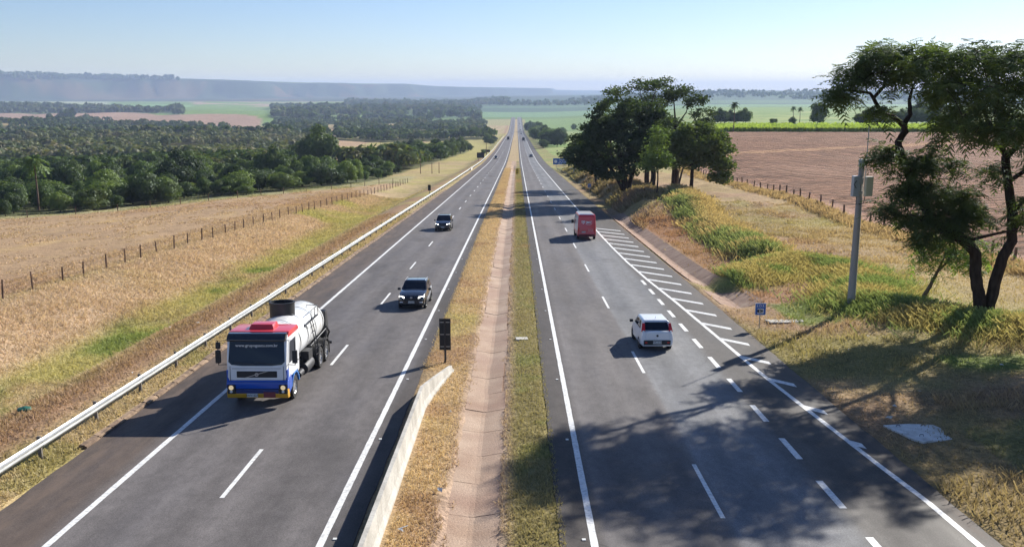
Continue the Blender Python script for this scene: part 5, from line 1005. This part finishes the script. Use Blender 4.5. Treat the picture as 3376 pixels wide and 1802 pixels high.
# right guardrail and culvert wall beside the blue board
g2 = thing('guardrail', 'dark weathered guardrail at the culvert right of the road', 'guardrail', (13.9, 0, 0))
for k in range(14):
    yy = 255+4*k; s_ = math.atan((float(zr(yy+4))-float(zr(yy)))/4); o = place(rm_, 'rail', g2, (.9-.07*k, yy, float(zr(yy))+.42), (s_, 0, 0)); o.data = rm_; place(pme, 'post', g2, (.95-.07*k, yy, float(zr(yy))))
ch_ = thing('culvert_wall', 'low grey concrete culvert wall with gaps beyond the right guardrail', 'wall', (17.5, 256, gz(17.5, 256))); MB().box(-2.5, 4.5, -.15, .15, .55, .85).build('coping', M['conc'], ch_)
for k in range(8): place(MB().box(-.12, .12, -.12, .12, -.6, .55).build('baluster', M['conc'], ch_).data, 'baluster', ch_, (-2.2+k*.9, 0, 0)) if k else None
for o in [c for c in ch_.children if c.name.startswith('baluster') and c.location.length == 0][1:]: bpy.data.objects.remove(o)
# ------------------------------------------------------------------ median concrete wall, markers, covers
cbx = thing('median_wall', 'pale concrete safety wall in the median ending in a slope', 'barrier', (0, 0, 0))
ys_ = [8, 12, 16, 20, 24, 28, 32, 36, 37.5, 39, 40.5, 41.6]
for a, b_ in zip(ys_[:-1], ys_[1:]):
    vs = []
    for j, yy in enumerate((a+(.012 if a < 36 else 0), b_)):
        tt = float(sm(yy, 35.6, 42.5)); cx = -3.78+.72*max(0, (yy-36)/5.6)**1.1 if yy > 36 else -3.78; h_ = .86-.60*max(0, (yy-36)/5.6) if yy > 36 else .86; g_ = float(zr(yy))
        for dx, z in ((-.18, -.15), (-.18, .08), (-.10, .26*h_/.86), (-.065, h_), (.065, h_), (.10, .26*h_/.86), (.18, .08), (.18, -.25)): vs.append((cx+dx, yy, g_+z))
    MB().add(vs, [tuple(range(8)), tuple(range(15, 7, -1))]+[(i, (i+1) % 8, 8+(i+1) % 8, 8+i) for i in range(8)]).build('wall_section', M['conc'], cbx)
def marker(label, x, y, w_, h_, z0, front=None, post=.05, name='hazard_marker', facing_cam=False):
    zb = gz(x, y); t_ = thing(name, label, 'road sign', (x, y, zb)); p_ = MB().box(-w_/2, w_/2, -.012, .012, z0, z0+h_).build('panel', M['signback'] if front is None else front, t_)
    MB().tube([(0, .05, -.3), (0, .05, z0+h_*.92)] if not facing_cam else [(0, .05, -.3), (0, .05, z0+h_*.9)], post, 8).build('post', M['steel'], t_)
    return t_, p_
mk_, p_ = marker('dark back of a tall hazard marker at the end of the median wall', -3.42, 43.2, .54, 1.55, .62)
for z_ in (.78, 1.38, 1.98): MB().box(-.23, .23, -.03, -.012, z_, z_+.03).build('bracket', M['galv'], mk_)
MB().tube([(0, -.05, -.3), (0, -.05, 2.1)], .045, 8).build('post', M['steel'], mk_)
marker('small dark back of a hazard marker beside the left guardrail', -16.6, 171, .55, 1.1, .95); marker('yellow and black arrow marker standing in the median beside the drain pit', .1, 268, .9, 1.6, .3, M['signyel'])
o = [c for c in bpy.data.objects if c.get('label', '').startswith('yellow and black')][0]
for k in range(3): MB().hexa([(-.4, -.016, .5+k*.5), (.1, -.016, .5+k*.5), (.4, -.016, .75+k*.5), (-.1, -.016, .75+k*.5), (-.4, -.022, .5+k*.5), (.1, -.022, .5+k*.5), (.4, -.022, .75+k*.5), (-.1, -.022, .75+k*.5)]).build('chevron', M['ink'], o)
pit = thing('drain_pit', 'dark open drain box across the median by the yellow marker', 'drain', (-1.3, 272, gz(-1.3, 272))); MB().box(-1.7, 1.2, -.2, .2, -.2, .35).build('head_wall', M['conc'], pit); MB().box(-1.4, .9, -.25, -.2, -.2, .22).build('opening_shade', M['ink'], pit)  # solid black panel on the head wall paints in the shade inside the box
cv = thing('inspection_cover', 'small pale concrete cover set in the green median strip', 'cover', (.28, 48.3, gz(.28, 48.3)), (-SL, 0, R(6))); MB().box(-.32, .32, -.3, .3, -.12, .07).build('cover_slab', M['conc'], cv, bevel=.02)
sb = thing('concrete_slab', 'large worn concrete slab lying flat in the shaded right verge', 'slab', (14.8, 32.8, gz(14.8, 32.8)), (-SL, 0, 0)); sb.scale = (.78, .85, 1)
M['slab'] = mat('worn_slab', (.66, .64, .59), .9); t = NT(M['slab']); t.l(t.ramp(t.noise(2.5, 6), [(.3, (.46, .43, .38)), (.6, (.72, .70, .65))]), t.b.inputs[0])
po_ = [(-1.45, .95), (-.1, 1.15), (.95, 1.0), (1.45, -.55), (1.2, -.85), (-.6, -1.2), (-.9, -.85)]; MB().add([(a, b_, -.3) for a, b_ in po_]+[(a, b_, .07) for a, b_ in po_], [tuple(range(6, -1, -1)), tuple(range(7, 14))]+[(i, (i+1) % 7, 7+(i+1) % 7, 7+i) for i in range(7)]).build('slab_body', M['slab'], sb, bevel=.02)
for (a, b_) in ((-.85, .7), (.35, .75), (-.35, -.55), (.95, -.45)): MB().tube([(a-.1, b_, .06), (a-.07, b_, .14), (a+.07, b_, .14), (a+.1, b_, .06)], .014, 5).build('lifting_loop', M['steel'], sb)
bs = thing('broken_slab', 'two broken pale slab pieces beside the near emergency sign', 'slab', (15.7, 52.6, gz(15.7, 52.6)), (-SL, 0, .1))
for (a, b_, c, d, ang) in ((-.55, 0, .55, .42, .05), (.5, -.1, .5, .36, -.1)): o = MB().box(-c, c, -d, d, -.04, .05).build('slab_piece', M['conc'], bs, bevel=.02); o.location = (a, b_, .02); o.rotation_euler = (0, ang*.6, ang)
# ------------------------------------------------------------------ signs
def sos(label, x, y, h_):
    zb = gz(x, y); t_ = thing('emergency_sign', label, 'road sign', (x, y, zb)); MB().box(-.30, .30, 0, .03, h_-.02, h_+.66).build('rim', M['wht'], t_); p_ = MB().box(-.28, .28, -.012, 0, h_, h_+.64).build('panel', M['signblue'], t_); MB().tube([(0, .07, -.3), (0, .07, h_+.5)], .03, 6).build('post', M['galv'], t_)
    lettering('S.O.S.', .19, p_, (0, -.016, h_+.51), BACK, M['wht']); MB().box(-.17, .17, -.018, -.012, h_+.07, h_+.36).build('pictogram_field', M['wht'], p_)
    g_ = MB(); g_.add([(-.13+.06*math.cos(a), -.022, h_+.215+.1*math.sin(a)) for a in [k*math.pi/6 for k in range(12)]], [tuple(range(12))]); g_.box(-.10, .12, -.024, -.02, h_+.28, h_+.32); g_.box(-.10, .12, -.024, -.02, h_+.11, h_+.15); g_.box(.02, .13, -.024, -.02, h_+.17, h_+.26); g_.box(-.04, 0, -.024, -.02, h_+.13, h_+.3); g_.build('phone_symbol', M['ink'], p_)
sos('small blue emergency phone sign on the verge below the camera pole', 13.7, 50.8, .85); sos('blue emergency phone sign in front of the grove shadow', 13.3, 165, 1.9)
bd = thing('direction_board', 'blue highway name board partly hidden behind the grove leaves', 'road sign', (15.3, 320, gz(15.3, 320))); p_ = MB().box(-2.4, 2.6, 0, .06, 1.5, 3.7).build('panel', M['signblue'], bd)
for x0 in (-1.1, 1.4): MB().box(x0-.06, x0+.06, .07, .19, -.4, 3.5).build('leg', M['galv'], bd)
for k, tx in enumerate(('Rodovia', 'Engº Paulo', 'Nilo Romano')): lettering(tx, .58, p_, (.85, -.01, 3.27-k*.66), BACK, M['wht'])
MB().add([(-1.5+.62*math.cos(a)*(1 if k % 2 else .82), -.02, 2.6+.62*math.sin(a)*(1 if k % 2 else .82)) for k, a in enumerate([j*math.pi/8 for j in range(16)])], [tuple(range(16))]).build('emblem', M['wht'], p_)
for lb, x, y, w_, h_, z_ in (('larger black back of a road board beyond the left wood', -16.9, 420, 3.4, 2.5, 1.4), ('smaller black back of a road board farther up the left verge', -16.6, 520, 2.4, 1.4, 1.2)):
    t_ = thing('road_board', lb, 'road sign', (x, y, gz(x, y))); MB().box(-w_/2, w_/2, 0, .06, z_, z_+h_).build('panel', M['signback'], t_)
    for s in (-.3, .3): MB().box(s*w_-.06, s*w_+.06, -.1, 0, -.4, z_+h_*.9).build('leg', M['steel'], t_)
wm = thing('kilometre_post', 'pale yellow bar barrier far along the median', 'barrier', (-.4, 620, gz(-.4, 620))); MB().box(-.25, .25, 0, 60, -3.0, .1).build('bar', M['signyel'], wm); wm.rotation_euler = (0, 0, 0)
bpy.data.objects.remove(wm.children[0]); bpy.data.objects.remove(wm)
# utility poles
def upole(label, x, y, h_, arm=1, r_=.13, grp=None):
    t_ = thing('utility_pole', label, 'pole', (x, y, gz(x, y)), (0, 0, 0), grp); MB().tube([(0, 0, -.5), (0, 0, h_)], [r_, r_*.7], 8).build('shaft', M['post'], t_)
    if arm: MB().box(-.9, .9, -.05, .05, h_-.5, h_-.38).build('cross_arm', M['post'], t_)
upole('tall pole in the weeds at the right end of the dense wood', -34.5, 322, 6.6, 0); upole('left of two short bare posts beside the tall pole', -30.6, 324, 4.0, 0); upole('right of two short bare posts beside the tall pole', -28.2, 326, 4.0, 0)
upole('tall utility pole by the smaller black road board', -14.9-2.2, 505, 6.8, 0, .18); upole('utility pole left in the yellow field', -140, 830, 10); upole('utility pole right in the yellow field', -141, 930, 9.5)
# camera pole
zb = gz(20.2, 54.6); cp = thing('camera_pole', 'tall round concrete pole carrying two equipment cabinets and an antenna', 'pole', (20.2, 54.6, zb))
MB().tube([(0, 0, -.5), (0, 0, 8.75)], [.24, .155], 16).build('shaft', mat('pole_grey', (.30, .29, .28), .85), cp, smooth=True); MB().lathe([(.01, 0), (.19, 0), (.19, .42), (.01, .42)], 14, 'z', c=(0, 0, 8.4)).build('cap_band', M['boxg'], cp, smooth=True)
MB().tube([(.24, -.05, 7.6), (.22, -.05, 10.7)], .03, 6).build('antenna_mast', M['galv'], cp); MB().tube([(.05, -.05, 10.68), (.35, -.05, 10.66)], .015, 5).build('antenna_tip', M['steel'], cp)
b1 = MB().box(.06, .50, -.55, -.28, 6.7, 7.85).build('cabinet', M['box'], cp, bevel=.02); MB().box(.09, .47, -.565, -.55, 6.74, 7.81).build('cabinet_door', M['box'], b1, bevel=.005)
b1.rotation_euler = (0, 0, R(8)); b2 = MB().box(-.50, -.12, -.30, .10, 6.65, 7.85).build('cabinet', M['boxg'], cp, bevel=.02); MB().box(-.2, .05, -.32, -.1, 7.4, 7.75).build('bracket', M['galv'], cp); MB().box(-.2, .05, -.32, -.1, 6.8, 7.0).build('bracket', M['galv'], cp)
for (p0, p1, p2) in (((-.3, -.3, 6.65), (-.28, -.34, 6.2), (.0, -.28, 6.25)), ((.15, -.45, 6.7), (.1, -.45, 6.3), (-.1, -.3, 6.2)), ((-.35, -.33, 7.6), (-.5, -.38, 7.4), (-.35, -.33, 7.15))): MB().tube([p0, p1, p2], .022, 6).build('cable', M['black'], cp)
# ------------------------------------------------------------------ wire fences
def fence(name, label, pts_, spacing, ph, pr, lastY, seed, wires=3):
    rr3 = random.Random(seed); t_ = thing(name, label, 'fence'); P_ = [Vector((a, b_, 0)) for a, b_ in pts_]; base = [MB().tube([(0, 0, -.4), (0, 0, ph*.5), (.01, 0, ph)], [pr, pr*.95, pr*.85], 6).build('post', M['post']), MB().tube([(0, 0, -.4), (.02, .01, ph*.55), (.0, .03, ph*1.05)], [pr*.9, pr*.85, pr*.8], 6).build('post', M['post'])]
    ml = [b.data for b in base]; [bpy.data.objects.remove(b) for b in base]; tops = []; d = 0; i = 0
    for a, b_ in zip(P_[:-1], P_[1:]):
        L = (b_-a).length
        while d < L:
            p = a.lerp(b_, d/L); z = gz(p.x, p.y); place(ml[i % 2], 'post', t_, (p.x, p.y, z), (rr3.uniform(-.05, .05), rr3.uniform(-.06, .06), rr3.uniform(0, 6)), (1, 1, rr3.uniform(.88, 1.1))); tops.append((p.x, p.y, z)); d += spacing*rr3.uniform(.85, 1.15); i += 1
        d -= L
    for k in range(wires): 
        h_ = ph*(.35+.28*k); MB().tube([(x, y, z+h_) for x, y, z in tops], .012, 3, cap=False).build('wire', M['wire'], t_)
fence('wire_fence', 'wooden-post wire fence along the top of the left bank', [(-41.2, 45), (-40, 75), (-37.5, 140), (-32, 265)], 4.0, 1.45, .085, 265, 5)
fence('wire_fence', 'sparse wire fence between pasture and the dense wood', [(-104, 158), (-97, 160), (-76, 174), (-43, 230), (-33, 262)], 8.0, 1.45, .085, 265, 6)
fence('wire_fence', 'post fence beside the dirt track of the ploughed field', [(39.5, 64), (41, 95), (41, 128), (42, 152), (42.2, 182), (46, 240), (48, 260)], 4.3, 1.45, .13, 265, 7)
# ------------------------------------------------------------------ litter
lt = MB(); rr4 = random.Random(9)
for (x, y) in [(15.9, 62), (17.2, 64.5), (21.8, 57.5), (18.5, 47.5), (16.6, 45.0), (22.0, 41), (16.8, 37.6), (14.2, 34.5), (20.3, 31.5), (15.1, 36), (33.5, 128), (28, 96), (29, 88), (-2.6, 35.2), (-2.4, 27.4), (-3.1, 24.5), (-19.9, 57), (-20.5, 53), (-18.6, 52.5), (-20.6, 36.2), (35, 70), (30.5, 112), (-17.6, 41)]:
    z = gz(x, y)+.05; s = rr4.uniform(.07, .17); lt.add([(x+rr4.uniform(-s, s), y+rr4.uniform(-s, s), z+rr4.uniform(0, s*.8)) for _ in range(5)]+[(x, y, z+s*.6)], [(0, 1, 5), (1, 2, 5), (2, 3, 5), (3, 4, 5), (4, 0, 5)])
tag(lt.build('litter', M['paper'], None), 'scraps of white litter strewn over the grass verges', 'litter', None, 'stuff')
bg_ = thing('plastic_bag', 'crumpled dark green bag on the left verge', 'bag', (-20.0, 36.4, gz(-20.0, 36.4))); bm_ = bmesh.new(); bmesh.ops.create_icosphere(bm_, subdivisions=3, radius=.2)
for v in bm_.verts: v.co *= 1+.5*(fbm(np.array([v.co.x*9.]), np.array([v.co.y*9+v.co.z*7.]), 95)[0]-.5); v.co.z *= .5; v.co.x *= 1.5; v.co.z += .1
me = bpy.data.meshes.new('bag_skin'); bm_.to_mesh(me); bm_.free(); new_obj('bag_skin', me, bg_, M['greenp'])
# ------------------------------------------------------------------ haze: one closed box of thin air round the whole place
hz = MB().box(-16600, 16600, -400, 17400, -105, 128).build('haze', None); tag(hz, 'thin blue morning haze over the valley', None, None, 'stuff')
hm = bpy.data.materials.new('haze_air'); hm.use_nodes = True; t = hm.node_tree; t.nodes.remove(t.nodes['Principled BSDF']); pv = t.nodes.new('ShaderNodeVolumePrincipled')
pv.inputs['Color'].default_value = (*HAZE_COLOR, 1); pv.inputs['Density'].default_value = HAZE_DENSITY; pv.inputs['Anisotropy'].default_value = .1
t.links.new(pv.outputs[0], t.nodes['Material Output'].inputs['Volume']); hz.data.materials.append(hm)
